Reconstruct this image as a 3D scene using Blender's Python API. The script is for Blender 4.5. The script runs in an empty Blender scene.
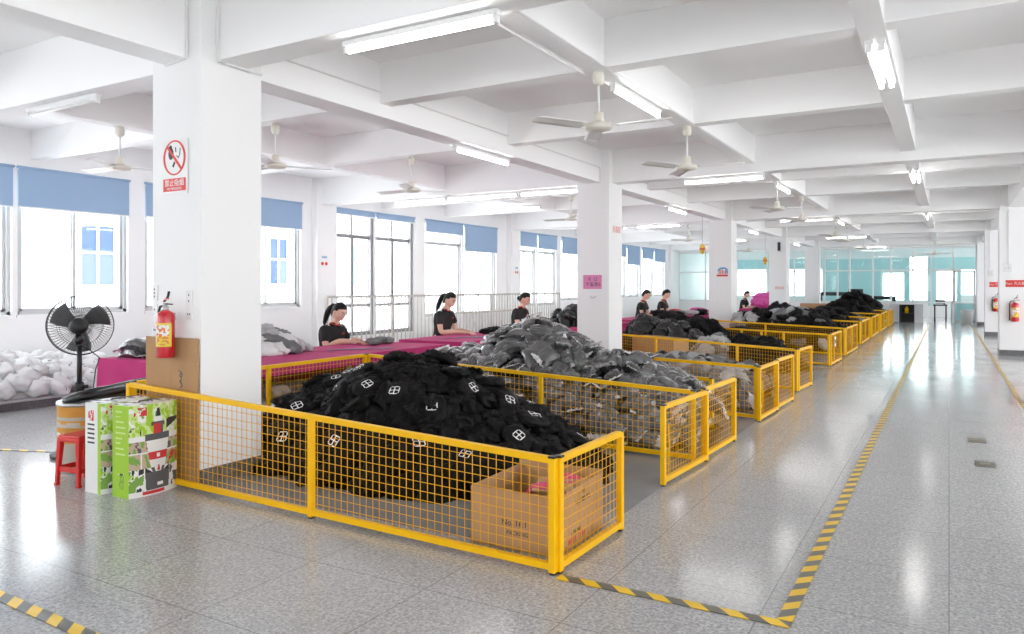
import bpy, bmesh, math, random
import numpy as np
from mathutils import Vector, Matrix, noise, Euler
PI = math.pi
R = math.radians
scn = bpy.context.scene
COL = scn.collection
random.seed(7)

# ------------------------------------------------------------------ materials
MATS = {}
def mat(name, col, rough=0.6, metal=0.0, spec=0.5, emit=0.0, coat=0.0, bump=0.0, bscale=30.0, var=0.0, vscale=6.0, sheen=0.0):
    if name in MATS: return MATS[name]
    m = bpy.data.materials.new(name); m.use_nodes = True
    nt = m.node_tree; b = nt.nodes['Principled BSDF']
    b.inputs['Base Color'].default_value = (*col, 1)
    b.inputs['Roughness'].default_value = rough
    b.inputs['Metallic'].default_value = metal
    b.inputs['Specular IOR Level'].default_value = spec
    b.inputs['Coat Weight'].default_value = coat
    b.inputs['Coat Roughness'].default_value = 0.12
    b.inputs['Sheen Weight'].default_value = sheen
    if emit:
        b.inputs['Emission Color'].default_value = (*col, 1)
        b.inputs['Emission Strength'].default_value = emit
    tc = nt.nodes.new('ShaderNodeTexCoord')
    if var:
        n = nt.nodes.new('ShaderNodeTexNoise'); n.inputs['Scale'].default_value = vscale; n.inputs['Detail'].default_value = 5
        nt.links.new(tc.outputs['Object'], n.inputs['Vector'])
        r = nt.nodes.new('ShaderNodeMapRange')
        r.inputs['From Min'].default_value = .3; r.inputs['From Max'].default_value = .7
        r.inputs['To Min'].default_value = 1 - var; r.inputs['To Max'].default_value = 1 + var
        nt.links.new(n.outputs['Fac'], r.inputs['Value'])
        x = nt.nodes.new('ShaderNodeVectorMath'); x.operation = 'SCALE'
        x.inputs[0].default_value = col
        nt.links.new(r.outputs['Result'], x.inputs['Scale'])
        nt.links.new(x.outputs['Vector'], b.inputs['Base Color'])
    if bump:
        n = nt.nodes.new('ShaderNodeTexNoise'); n.inputs['Scale'].default_value = bscale; n.inputs['Detail'].default_value = 4
        nt.links.new(tc.outputs['Object'], n.inputs['Vector'])
        bp = nt.nodes.new('ShaderNodeBump'); bp.inputs['Strength'].default_value = bump; bp.inputs['Distance'].default_value = 0.01
        nt.links.new(n.outputs['Fac'], bp.inputs['Height']); nt.links.new(bp.outputs['Normal'], b.inputs['Normal'])
    MATS[name] = m
    return m

def glass(name, tint, refl=0.12, alpha=0.9):
    if name in MATS: return MATS[name]
    m = bpy.data.materials.new(name); m.use_nodes = True
    nt = m.node_tree; nt.nodes.clear()
    o = nt.nodes.new('ShaderNodeOutputMaterial'); t = nt.nodes.new('ShaderNodeBsdfTransparent'); g = nt.nodes.new('ShaderNodeBsdfGlossy')
    t.inputs['Color'].default_value = (*tint, 1); g.inputs['Roughness'].default_value = .03
    lw = nt.nodes.new('ShaderNodeLayerWeight'); lw.inputs['Blend'].default_value = .5
    pw = nt.nodes.new('ShaderNodeMath'); pw.operation = 'POWER'; nt.links.new(lw.outputs['Facing'], pw.inputs[0]); pw.inputs[1].default_value = 4
    f = nt.nodes.new('ShaderNodeMath'); f.operation = 'MULTIPLY_ADD'; nt.links.new(pw.outputs[0], f.inputs[0]); f.inputs[1].default_value = refl * 3; f.inputs[2].default_value = .03
    mx = nt.nodes.new('ShaderNodeMixShader')
    nt.links.new(f.outputs[0], mx.inputs[0]); nt.links.new(t.outputs[0], mx.inputs[1]); nt.links.new(g.outputs[0], mx.inputs[2])
    nt.links.new(mx.outputs[0], o.inputs['Surface'])
    MATS[name] = m
    return m

def tubemat(name, strength):
    if name in MATS: return MATS[name]
    m = bpy.data.materials.new(name); m.use_nodes = True
    nt = m.node_tree; nt.nodes.clear()
    o = nt.nodes.new('ShaderNodeOutputMaterial'); e = nt.nodes.new('ShaderNodeEmission')
    e.inputs['Color'].default_value = (1, .985, .96, 1); e.inputs['Strength'].default_value = strength
    nt.links.new(e.outputs[0], o.inputs['Surface'])
    MATS[name] = m
    return m

WALL = mat('white_plaster', (.88, .88, .88), .75, bump=.04, bscale=60)
CEIL = mat('white_ceiling_paint', (.93, .93, .93), .8)
YEL = mat('yellow_paint', (.90, .50, .0), .42, spec=.3)
YELW = mat('yellow_wire', (.80, .39, .0), .5, spec=.3)
BLK = mat('black_plastic', (.012, .012, .013), .4)
CARD = mat('cardboard', (.44, .26, .125), .85, var=.08, vscale=4)
CARD2 = mat('brown_cardboard', (.47, .28, .14), .85, var=.06, vscale=5)
PINK = mat('magenta_cloth', (.47, .017, .15), .8, bump=.1, bscale=25, var=.06)
PINKF = mat('pink_fabric', (.66, .10, .38), .85, bump=.15, bscale=14)
BLKF = mat('black_cloth', (.0032, .0032, .0037), .6, bump=.1, bscale=30, spec=.2)
BLKP = mat('black_poly_bag', (.006, .006, .007), .24, spec=.6)
GRYP = mat('grey_poly_bag', (.075, .077, .081), .22, spec=.8, coat=.8, bump=.12, bscale=15, var=.3, vscale=9)
GRYP2 = mat('dark_poly_bag', (.04, .041, .045), .2, spec=.8, coat=.8, bump=.12, bscale=15, var=.3, vscale=9)
FILM = mat('clear_film_edge', (.6, .6, .6), .22, spec=.8, coat=.4, bump=.5, bscale=60, var=.35, vscale=20)
GRYF = mat('grey_cloth', (.17, .17, .175), .85, bump=.2, bscale=30, var=.25, vscale=8)
LGRY = mat('light_grey_cloth', (.42, .42, .43), .85, bump=.2, bscale=30, var=.2, vscale=8)
WHTF = mat('white_cloth', (.70, .70, .71), .85, bump=.12, bscale=25)
RED = mat('red_enamel', (.56, .008, .018), .25, coat=.5)
REDP = mat('red_plastic', (.62, .015, .012), .35)
SIGNR = mat('sign_red', (.70, .045, .04), .5)
SIGNW = mat('sign_white', (.85, .85, .85), .4)
STEEL = mat('steel', (.55, .55, .56), .35, metal=.9)
ALU = mat('aluminium_frame', (.55, .56, .57), .45, metal=.35)
BRZ = mat('bronze_frame', (.30, .30, .31), .5, metal=.3)
BLIND = mat('blue_blind', (.31, .44, .62), .85, bump=.03, bscale=80)
CREAM = mat('cream_enamel', (.74, .71, .63), .4)
FANW = mat('fan_white', (.85, .85, .84), .35)
PLAST = mat('white_plastic', (.78, .78, .78), .4)
SKIN = mat('skin', (.74, .46, .35), .55)
HAIR = mat('black_hair', (.008, .0065, .0065), .55, spec=.3)
TROU = mat('dark_trousers', (.02, .022, .03), .8)
DRUMO = mat('orange_label', (.62, .29, .04), .6)
FIBRE = mat('fibre_drum', (.47, .44, .38), .6)
GREEN = mat('print_green', (.33, .56, .02), .4)
SKIRT = mat('granite_skirting', (.13, .13, .135), .4, var=.5, vscale=60)
TEAL = mat('teal_panel', (.47, .74, .76), .6)
RAILM = mat('rail_paint', (.52, .49, .45), .5)
WOOD = mat('wood', (.33, .18, .08), .6, var=.15)
DARK = mat('dark_machine', (.02, .022, .026), .5)
CLEAR = glass('clear_glass', (.97, .985, .985), .12)
TEALG = glass('teal_glass', (.88, .96, .96), .12)
TUBE = tubemat('tube_light', 18.0)
TUBEOFF = mat('tube_off', (.8, .8, .8), .3)

def floor_mat():
    m = bpy.data.materials.new('polished_terrazzo'); m.use_nodes = True
    nt = m.node_tree; b = nt.nodes['Principled BSDF']; L = nt.links.new
    tc = nt.nodes.new('ShaderNodeTexCoord')
    v = nt.nodes.new('ShaderNodeTexVoronoi'); v.feature = 'DISTANCE_TO_EDGE'; v.inputs['Scale'].default_value = 26
    n0 = nt.nodes.new('ShaderNodeTexNoise'); n0.inputs['Scale'].default_value = 18; n0.inputs['Detail'].default_value = 3
    L(tc.outputs['Object'], n0.inputs['Vector'])
    add = nt.nodes.new('ShaderNodeVectorMath'); add.operation = 'MULTIPLY_ADD'
    L(n0.outputs['Color'], add.inputs[0]); add.inputs[1].default_value = (.09, .09, .09); L(tc.outputs['Object'], add.inputs[2])
    L(add.outputs[0], v.inputs['Vector'])
    n = nt.nodes.new('ShaderNodeTexNoise'); n.inputs['Scale'].default_value = 55; n.inputs['Detail'].default_value = 6; n.inputs['Roughness'].default_value = .75
    L(tc.outputs['Object'], n.inputs['Vector'])
    n2 = nt.nodes.new('ShaderNodeTexNoise'); n2.inputs['Scale'].default_value = 1.3; n2.inputs['Detail'].default_value = 3
    L(tc.outputs['Object'], n2.inputs['Vector'])
    r1 = nt.nodes.new('ShaderNodeValToRGB'); e = r1.color_ramp.elements
    e[0].position = .30; e[0].color = (.20, .20, .202, 1); e[1].position = .72; e[1].color = (.63, .63, .633, 1)
    L(n.outputs['Fac'], r1.inputs['Fac'])
    r2 = nt.nodes.new('ShaderNodeValToRGB'); e = r2.color_ramp.elements
    e[0].position = .0; e[0].color = (1.22, 1.22, 1.22, 1); e[1].position = .16; e[1].color = (.93, .93, .93, 1)
    L(v.outputs['Distance'], r2.inputs['Fac'])
    mu = nt.nodes.new('ShaderNodeMix'); mu.data_type = 'RGBA'; mu.blend_type = 'MULTIPLY'; mu.inputs['Factor'].default_value = 1
    L(r1.outputs['Color'], mu.inputs['A']); L(r2.outputs['Color'], mu.inputs['B'])
    # tile joints every 0.8 m
    br = nt.nodes.new('ShaderNodeTexBrick'); br.offset = 0; br.inputs['Scale'].default_value = 1
    br.inputs['Brick Width'].default_value = .8; br.inputs['Row Height'].default_value = .8; br.inputs['Mortar Size'].default_value = .003
    br.inputs['Color1'].default_value = (1, 1, 1, 1); br.inputs['Color2'].default_value = (.94, .94, .94, 1); br.inputs['Mortar'].default_value = (.5, .5, .5, 1)
    L(tc.outputs['Object'], br.inputs['Vector'])
    m2 = nt.nodes.new('ShaderNodeMix'); m2.data_type = 'RGBA'; m2.blend_type = 'MULTIPLY'; m2.inputs['Factor'].default_value = 1
    L(mu.outputs['Result'], m2.inputs['A']); L(br.outputs['Color'], m2.inputs['B'])
    L(m2.outputs['Result'], b.inputs['Base Color'])
    rr = nt.nodes.new('ShaderNodeMapRange'); rr.inputs['To Min'].default_value = .06; rr.inputs['To Max'].default_value = .21
    L(n2.outputs['Fac'], rr.inputs['Value']); L(rr.outputs['Result'], b.inputs['Roughness'])
    b.inputs['Specular IOR Level'].default_value = .55
    bp = nt.nodes.new('ShaderNodeBump'); bp.inputs['Strength'].default_value = .05; bp.inputs['Distance'].default_value = .004
    L(n.outputs['Fac'], bp.inputs['Height']); L(bp.outputs['Normal'], b.inputs['Normal'])
    return m
FLOOR = floor_mat()
FLOOR2 = mat('grey_floor_paint', (.25, .255, .265), .22, var=.08, vscale=3)

def tape_mat():
    m = bpy.data.materials.new('hazard_tape'); m.use_nodes = True
    nt = m.node_tree; b = nt.nodes['Principled BSDF']; L = nt.links.new
    tc = nt.nodes.new('ShaderNodeTexCoord'); sp = nt.nodes.new('ShaderNodeSeparateXYZ'); L(tc.outputs['Object'], sp.inputs[0])
    a = nt.nodes.new('ShaderNodeMath'); a.operation = 'ADD'; L(sp.outputs['X'], a.inputs[0]); L(sp.outputs['Y'], a.inputs[1])
    mm = nt.nodes.new('ShaderNodeMath'); mm.operation = 'PINGPONG'; L(a.outputs[0], mm.inputs[0]); mm.inputs[1].default_value = .095
    g = nt.nodes.new('ShaderNodeMath'); g.operation = 'GREATER_THAN'; L(mm.outputs[0], g.inputs[0]); g.inputs[1].default_value = .0475
    mx = nt.nodes.new('ShaderNodeMix'); mx.data_type = 'RGBA'; L(g.outputs[0], mx.inputs['Factor'])
    mx.inputs['A'].default_value = (.86, .55, .015, 1); mx.inputs['B'].default_value = (.13, .125, .11, 1)
    L(mx.outputs['Result'], b.inputs['Base Color']); b.inputs['Roughness'].default_value = .35
    return m
TAPE = tape_mat()

# ------------------------------------------------------------------ mesh helpers
class MB:
    """collects vertices and faces of ONE mesh"""
    def __init__(s): s.v = []; s.f = []; s.m = []; s.smooth = False
    def add(s, vs, fs, mi=0):
        o = len(s.v); s.v += [tuple(p) for p in vs]; s.f += [tuple(i + o for i in f) for f in fs]; s.m += [mi] * len(fs)
        return s
    def box(s, x0, x1, y0, y1, z0, z1, mi=0):
        vs = [(x0, y0, z0), (x1, y0, z0), (x1, y1, z0), (x0, y1, z0), (x0, y0, z1), (x1, y0, z1), (x1, y1, z1), (x0, y1, z1)]
        return s.add(vs, [(0, 3, 2, 1), (4, 5, 6, 7), (0, 1, 5, 4), (1, 2, 6, 5), (2, 3, 7, 6), (3, 0, 4, 7)], mi)
    def cbox(s, c, d, mi=0):
        return s.box(c[0] - d[0] / 2, c[0] + d[0] / 2, c[1] - d[1] / 2, c[1] + d[1] / 2, c[2] - d[2] / 2, c[2] + d[2] / 2, mi)
    def bar(s, a, b, w, h=None, mi=0):
        a = Vector(a); b = Vector(b); h = h or w; d = (b - a).normalized()
        up = Vector((0, 0, 1)) if abs(d.z) < .95 else Vector((0, 1, 0))
        sx = d.cross(up).normalized() * w / 2; sy = sx.cross(d).normalized() * h / 2
        vs = [a - sx - sy, a + sx - sy, a + sx + sy, a - sx + sy, b - sx - sy, b + sx - sy, b + sx + sy, b - sx + sy]
        return s.add(vs, [(0, 3, 2, 1), (4, 5, 6, 7), (0, 1, 5, 4), (1, 2, 6, 5), (2, 3, 7, 6), (3, 0, 4, 7)], mi)
    def tube(s, pts, r, n=8, mi=0, close=False):
        pts = [Vector(p) for p in pts]; k = len(pts); rs = r if isinstance(r, (list, tuple)) else [r] * k
        vs = []; prev = None
        for i, p in enumerate(pts):
            if close: d = pts[(i + 1) % k] - pts[i - 1]
            else: d = pts[min(i + 1, k - 1)] - pts[max(i - 1, 0)]
            d.normalize()
            if prev is None:
                a = Vector((0, 0, 1)) if abs(d.z) < .9 else Vector((1, 0, 0))
                u = d.cross(a).normalized()
            else:
                u = (prev - d * prev.dot(d)).normalized()
            prev = u; w = d.cross(u)
            for j in range(n):
                t = 2 * PI * j / n; vs.append(p + (u * math.cos(t) + w * math.sin(t)) * rs[i])
        fs = []
        for i in range(k if close else k - 1):
            a = i * n; b = ((i + 1) % k) * n
            for j in range(n): fs.append((a + j, a + (j + 1) % n, b + (j + 1) % n, b + j))
        if not close: fs += [tuple(range(n - 1, -1, -1)), tuple(range((k - 1) * n, k * n))]
        return s.add(vs, fs, mi)
    def lathe(s, prof, n=24, c=(0, 0, 0), axis='Z', mi=0):
        vs = []
        for r, z in prof:
            for j in range(n):
                t = 2 * PI * j / n; p = (r * math.cos(t), r * math.sin(t), z)
                if axis == 'X': p = (p[2], p[0], p[1])
                if axis == 'Y': p = (p[0], p[2], p[1])
                vs.append((p[0] + c[0], p[1] + c[1], p[2] + c[2]))
        k = len(prof); fs = []
        for i in range(k - 1):
            for j in range(n): fs.append((i * n + j, i * n + (j + 1) % n, (i + 1) * n + (j + 1) % n, (i + 1) * n + j))
        fs += [tuple(range(n - 1, -1, -1)), tuple(range((k - 1) * n, k * n))]
        return s.add(vs, fs, mi)
    def grid(s, fn, nu, nv, mi=0, matfn=None):
        o = len(s.v)
        for i in range(nu + 1):
            for j in range(nv + 1): s.v.append(tuple(fn(i / nu, j / nv)))
        for i in range(nu):
            for j in range(nv):
                a = o + i * (nv + 1) + j
                s.f.append((a, a + nv + 1, a + nv + 2, a + 1))
                s.m.append(matfn((i + .5) / nu, (j + .5) / nv) if matfn else mi)
        return s
    def ball(s, c, r, n=12, mi=0, fn=None):
        r = r if isinstance(r, (list, tuple)) else (r, r, r)
        vs = []; fs = []
        for i in range(n + 1):
            a = PI * i / n
            for j in range(2 * n):
                t = PI * j / n; d = Vector((math.sin(a) * math.cos(t), math.sin(a) * math.sin(t), math.cos(a)))
                k = fn(d) if fn else 1.0
                vs.append((c[0] + d.x * r[0] * k, c[1] + d.y * r[1] * k, c[2] + d.z * r[2] * k))
        for i in range(n):
            for j in range(2 * n):
                fs.append((i * 2 * n + j, (i + 1) * 2 * n + j, (i + 1) * 2 * n + (j + 1) % (2 * n), i * 2 * n + (j + 1) % (2 * n)))
        return s.add(vs, fs, mi)
    def mesh(s, name, mats, smooth=False):
        me = bpy.data.meshes.new(name); me.from_pydata(s.v, [], s.f)
        for m in (mats if isinstance(mats, (list, tuple)) else [mats]): me.materials.append(m)
        me.polygons.foreach_set('material_index', s.m)
        if smooth: me.polygons.foreach_set('use_smooth', [True] * len(s.f))
        bm = bmesh.new(); bm.from_mesh(me)
        bmesh.ops.remove_doubles(bm, verts=bm.verts, dist=1e-6)
        bmesh.ops.recalc_face_normals(bm, faces=bm.faces); bm.to_mesh(me); bm.free()
        return me
    def build(s, name, mats, parent=None, smooth=False, bevel=0):
        o = bpy.data.objects.new(name, s.mesh(name, mats, smooth)); COL.objects.link(o)
        if parent: o.parent = parent
        if bevel:
            b = o.modifiers.new('edge', 'BEVEL'); b.width = bevel; b.segments = 2; b.limit_method = 'ANGLE'
        return o

def tag(o, label=None, cat=None, group=None, kind=None):
    if label: o['label'] = label
    if cat: o['category'] = cat
    if group: o['group'] = group
    if kind: o['kind'] = kind
    return o
def thing(name, label, cat, loc=(0, 0, 0), rz=0, group=None):
    o = bpy.data.objects.new(name, None); COL.objects.link(o); o.location = loc; o.rotation_euler = (0, 0, rz)
    o.empty_display_size = .05
    return tag(o, label, cat, group)
def struct(o): o['kind'] = 'structure'; return o
def kids(o): return [c for c in bpy.data.objects if c.parent == o]
KID = {}
def tree(o):
    """(object, [trees of its children])"""
    return (o, [tree(c) for c in o.children])
def dup(t, loc=None, rot=None, scale=None, label=None, group=None, parent=None):
    o, ch = t
    c = o.copy(); COL.objects.link(c)
    if parent is not None: c.parent = parent
    if loc is not None: c.location = loc
    if rot is not None: c.rotation_euler = rot
    if scale is not None: c.scale = (scale,) * 3 if isinstance(scale, (int, float)) else scale
    if label: c['label'] = label
    if group: c['group'] = group
    for k in ch: dup(k, parent=c)
    return c
def text_mesh(name, body, size, material, parent, loc, rot, depth=.0008, align='CENTER', sx=1.0):
    cu = bpy.data.curves.new(name, 'FONT'); cu.body = body; cu.size = size; cu.align_x = align; cu.align_y = 'CENTER'; cu.extrude = depth
    o = bpy.data.objects.new(name, cu); COL.objects.link(o)
    bpy.context.view_layer.update()
    me = bpy.data.meshes.new_from_object(o.evaluated_get(bpy.context.evaluated_depsgraph_get()))
    bpy.data.objects.remove(o); bpy.data.curves.remove(cu)
    me.materials.clear(); me.materials.append(material)
    o = bpy.data.objects.new(name, me); COL.objects.link(o); o.parent = parent; o.location = loc; o.rotation_euler = rot; o.scale = (sx, 1, 1)
    return o
#SECTIONS
# ------------------------------------------------------------------ room shell
XL, XR, YB, YE, ZC = -12.4, 8.5, -6.0, 39.0, 4.05
struct(MB().box(XL - .3, XR + .3, YB - .3, 46, -.1, 0).build('floor', FLOOR))
struct(MB().box(-6.3, -1.98, 3.98, 38.8, 0, .003).build('floor_bay', FLOOR2))
struct(MB().box(XL - .3, XR + .3, YB - .3, 46, ZC, ZC + .15).build('ceiling', CEIL))
ROWS = [-4.4, 3.95, 12.33, 20.95, 29.1, 37.1]
CX = [(-5.82, -5.2), (1.02, 1.67)]
for y0 in ROWS:
    for x0, x1 in CX:
        if (x0 > 0 and y0 < 20) and y0 > 3: pass
        m = MB().box(x0, x1, y0, y0 + .62, 0, ZC)
        c = struct(m.build('column', WALL, bevel=.008))
        b = MB().box(x0 - .008, x1 + .008, y0 - .008, y0 + .628, 0, .13).build('skirting', SKIRT, c)
    struct(MB().box(XL, XL + .16, y0, y0 + .62, 0, ZC).build('pilaster', WALL))
    struct(MB().box(XL, XR, y0 + .15, y0 + .45, 3.462, ZC).build('beam', CEIL, bevel=.006))
for x0, x1, z in [(-5.68, -5.36, 3.46), (1.19, 1.51, 3.46), (-2.92, -2.72, 3.6), (-.62, -.42, 3.6), (-9.05, -8.85, 3.6), (4.85, 5.05, 3.6)]:
    struct(MB().box(x0, x1, YB, YE, z, ZC).build('beam', CEIL, bevel=.006))
for y0 in ROWS:
    for d in (2.39, 5.12):
        if y0 + d < YE - .3: struct(MB().box(XL, XR, y0 + d, y0 + d + .2, 3.604, ZC).build('beam', CEIL, bevel=.006))
# left window wall
UNITS = [(-5.5, -3.7, 1.17, 2.85), (-3.6, -1.8, 1.17, 2.85), (-1.5, .3, 1.17, 2.85), (.4, 2.2, 1.17, 2.85), (2.4, 4.1, 1.17, 2.85),
         (4.25, 6.07, 1.17, 2.84), (6.15, 7.95, 1.17, 2.85), (8.27, 10.07, 1.17, 2.87), (10.15, 12.0, 1.17, 2.88),
         (13.05, 14.45, .42, 3.33), (14.5, 16.05, .42, 3.32), (16.55, 18.36, .78, 3.13), (18.46, 20.3, .78, 2.68),
         (21.5, 22.95, .95, 2.98), (23.05, 24.5, .95, 2.96), (24.9, 26.6, 1.1, 2.86), (26.7, 28.4, 1.1, 2.9),
         (29.8, 31.3, 1.15, 2.95), (31.4, 33.0, 1.15, 2.62), (33.3, 34.9, 1.15, 2.95), (35.0, 36.6, 1.15, 2.85)]
ZT = 3.42
w = MB(); prev = YB
for y0, y1, zs, zb in UNITS:
    if y0 - prev > .001: w.box(XL - .2, XL, prev, y0, 0, ZC)
    w.box(XL - .2, XL, y0, y1, 0, zs); w.box(XL - .2, XL, y0, y1, ZT, ZC); prev = y1
w.box(XL - .2, XL, prev, 46, 0, ZC)
struct(w.build('wall_left', WALL))
BLN = ['nearest the camera end', 'by the standing fan', 'next to the narrow pier by the pillar', 'beside the pilaster left of the stairwell']
for i, (y0, y1, zs, zb) in enumerate(UNITS):
    st = 9 <= i <= 10
    fm = BRZ if st else ALU
    win = struct(thing('window_%d' % (i + 1), None, None, (XL - .1, y0, zs)))
    W = y1 - y0; Hh = ZT - zs
    f = MB(); t = .05
    for y in (0, W - t): f.box(-.04, .04, y, y + t, 0, Hh)
    f.box(-.04, .04, 0, W, 0, t); f.box(-.04, .04, 0, W, Hh - t, Hh)
    if zs < 1.1: f.box(-.04, .04, 0, W, 2.82 - zs, 2.87 - zs)
    if st:
        f.box(-.04, .05, 0, W, 1.12 - zs, 1.19 - zs); f.box(-.05, .06, W - .09, W, 0, Hh)
        f.box(-.03, .03, W * .45, W * .45 + .05, 0, Hh)
    f.build('frame', fm, win)
    for k, (a, b, dx) in enumerate([(.05, W / 2 + .03, .015), (W / 2 - .03, W - .05, -.015)]):
        s = MB(); z1 = (2.82 - zs) if zs < 1.1 else Hh - .05
        for y in (a, b - .045): s.box(dx - .012, dx + .012, y, y + .045, .05, z1)
        s.box(dx - .012, dx + .012, a, b, .05, .095); s.box(dx - .012, dx + .012, a, b, z1 - .04, z1)
        sash = s.build('sash', fm, win)
        MB().box(dx - .003, dx + .003, a + .04, b - .04, .09, z1 - .035).build('pane', CLEAR, sash)
    if zs < 1.1: MB().box(-.003, .003, .05, W - .05, 2.86 - zs, Hh - .045).build('pane', CLEAR, win)
    MB().box(XL - .02, XL + .03, y0 - .02, y1 + .02, zs - .04, zs).build('sill', WALL); struct(bpy.data.objects['sill' if i == 0 else 'sill.%03d' % i])
    if y1 < 3: continue
    n = i - 4
    where = {0: 'beyond the frame edge', 1: 'narrow strip at the left edge of the photo', 2: 'above the standing fan', 3: 'mostly hidden behind the front pillar',
             4: 'just right of the front pillar', 5: 'rolled up over the left half of the tall stairwell window', 6: 'rolled up over the right half of the tall stairwell window',
             7: 'short drop beside the long square blind', 8: 'long square drop right of the stairwell window', 9: 'above the third seated woman, first of the pair',
             10: 'above the third seated woman, second of the pair', 11: 'left edge of the second pillar', 12: 'hidden behind the second pillar',
             13: 'first one past the second pillar', 14: 'long drop past the second pillar', 15: 'second last before the end partition', 16: 'last one before the end partition'}[n]
    b = thing('roller_blind', 'blue roller blind, ' + where, 'blind', (XL + .03, y0 - .02, ZT + .03))
    Wb = W + .04
    MB().box(-.003, .003, .02, Wb - .02, zb - ZT - .03, 0).build('blind_fabric', BLIND, b)
    MB().tube([(0, 0, 0), (0, Wb, 0)], .022, 10).build('roller', BLIND, b, True)
    MB().box(-.012, .012, .015, Wb - .015, zb - ZT - .055, zb - ZT - .03).build('bottom_bar', PLAST, b)
    MB().tube([(.015, Wb - .01, 0), (.02, Wb - .01, -.9)], .004, 5).build('pull_chain', PLAST, b)
# right and back walls, out of view; window openings added for even fill daylight
w = MB()
w.box(XR, XR + .2, YB, 46, 0, .9); w.box(XR, XR + .2, YB, 46, 3.3, ZC)
for y in range(-6, 46, 4): w.box(XR, XR + .2, y, y + .6, .9, 3.3)
struct(w.build('wall_right', WALL))
w = MB(); w.box(XL, XR, YB - .2, YB, 0, 1.2); w.box(XL, XR, YB - .2, YB, 2.7, ZC)
for k in range(6): w.box(XL + k * 4.07, XL + k * 4.07 + 1.9, YB - .2, YB, 1.2, 2.7)
struct(w.build('wall_back', WALL))
struct(MB().box(XL, XL + .02, YB, YE, 0, .12).build('baseboard_left', SKIRT))
# neighbouring building outside the windows
nb = thing('neighbouring_building', 'pale building with blue windows seen through the panes beside the front pillar', 'building', (-22.4, 15, 0))
MB().box(-.4, .4, -16, 25, -2, 7).build('facade', mat('facade_white', (.85, .87, .9), .8), nb)
BW = mat('facade_blue_glass', (.035, .07, .30), .3); BW2 = mat('facade_pale_glass', (.20, .36, .50), .3)
for yc, hw, z0, z1, mt in [(-1.88, .5, 1.66, 3.42, BW), (5.1, .42, 1.72, 3.42, BW), (-3.4, .75, 1.5, 3.1, BW2), (-6.6, .9, 1.5, 3.2, BW2), (9.5, .5, 1.7, 3.4, BW2), (14, .5, 1.7, 3.4, BW2)]:
    wf = MB()
    for y in (yc - hw - .06, yc + hw, yc - .03): wf.box(.4, .47, y, y + .06, z0 - .06, z1 + .06)
    for z in (z0 - .06, z1, (z0 + z1) / 2 + .05): wf.box(.4, .465, yc - hw, yc + hw, z, z + .06)
    o = wf.build('window_frame', PLAST, nb)
    MB().box(.4, .42, yc - hw, yc + hw, z0, z1).build('pane', mt, o)

# end partition of glass and white frames
pt = struct(thing('wall_partition', None, None, (0, YE, 0)))
fr = MB(); PX = [-12.4, -11.0, -9.4, -7.9, -6.6, -5.75, -5.2, -4.62, -4.09, -3.09, -2.33, -1.43, -.7, .16, 1.05]
for x in PX: fr.box(x - .035, x + .035, -.04, .04, 0, 3.47)
for z in (2.38, 3.4, .9): fr.box(-12.4, 1.05, -.04, .04, z - .03, z + .03)
fr.build('frame', mat('partition_white', (.8, .81, .81), .4), pt)
lo = MB(); lo.box(-12.4, -2.35, -.03, .03, 0, .88); lo.box(-2.35, -1.45, -.03, .03, 0, .88)
lo.build('low_panel', WALL, pt)
for a, b in zip(PX, PX[1:]):
    MB().box(a + .035, b - .035, -.004, .004, 2.41, 3.37).build('pane', TEALG, pt)
    if b < -.6: MB().box(a + .035, b - .035, -.004, .004, .93, 2.35).build('pane', TEALG, pt)
struct(MB().box(-12.4, XR, YE - .15, YE + .15, 3.47, ZC).build('wall_lintel', WALL))
struct(MB().box(1.05, XR, YE - .1, YE + .1, 0, 3.47).build('wall_far', WALL))
d = struct(thing('door_1', None, None, (.16, YE, 0)))
df = MB(); df.box(.03, .1, -.025, .025, .03, 2.33); df.box(.78, .85, -.025, .025, .03, 2.33); df.box(.03, .85, -.025, .025, .03, .12); df.box(.03, .85, -.025, .025, 2.26, 2.33)
df.build('frame', ALU, d); MB().box(.1, .78, -.005, .005, .12, 2.26).build('pane', TEALG, d); MB().tube([(.13, -.05, .9), (.13, -.05, 1.2)], .012).build('handle', STEEL, d, True)
# room behind the partition: teal wall with bright windows
w = MB(); YW = 45.4
ops = [(-11.9, -9.2, 1.1, 2.6), (-8.8, -6.2, 1.1, 2.6), (-3.1, -2.1, .9, 2.35), (-1.8, -1.0, .9, 3.2), (-.55, .35, .9, 2.4), (.55, 1.3, 1.2, 2.5)]
prev = -12.4
for x0, x1, z0, z1 in ops:
    w.box(prev, x0, YW, YW + .2, 0, ZC); w.box(x0, x1, YW, YW + .2, 0, z0); w.box(x0, x1, YW, YW + .2, z1, ZC); prev = x1
w.box(prev, XR, YW, YW + .2, 0, ZC)
struct(w.build('wall_end', WALL))
tp = MB()
for x0, x1, z0, z1 in [(-6.1, -3.2, .6, 3.15), (-3.2, -1.85, 2.45, 3.15), (-2.05, -1.83, .6, 2.4), (-.95, -.6, .6, 3.15), (-.58, 1.5, 2.55, 3.15), (-11.9, -6.2, 2.7, 3.2), (.35, .54, .5, 2.5)]: tp.box(x0, x1, YW - .05, YW - .01, z0, z1)
struct(tp.build('trim_1', TEAL))
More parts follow.
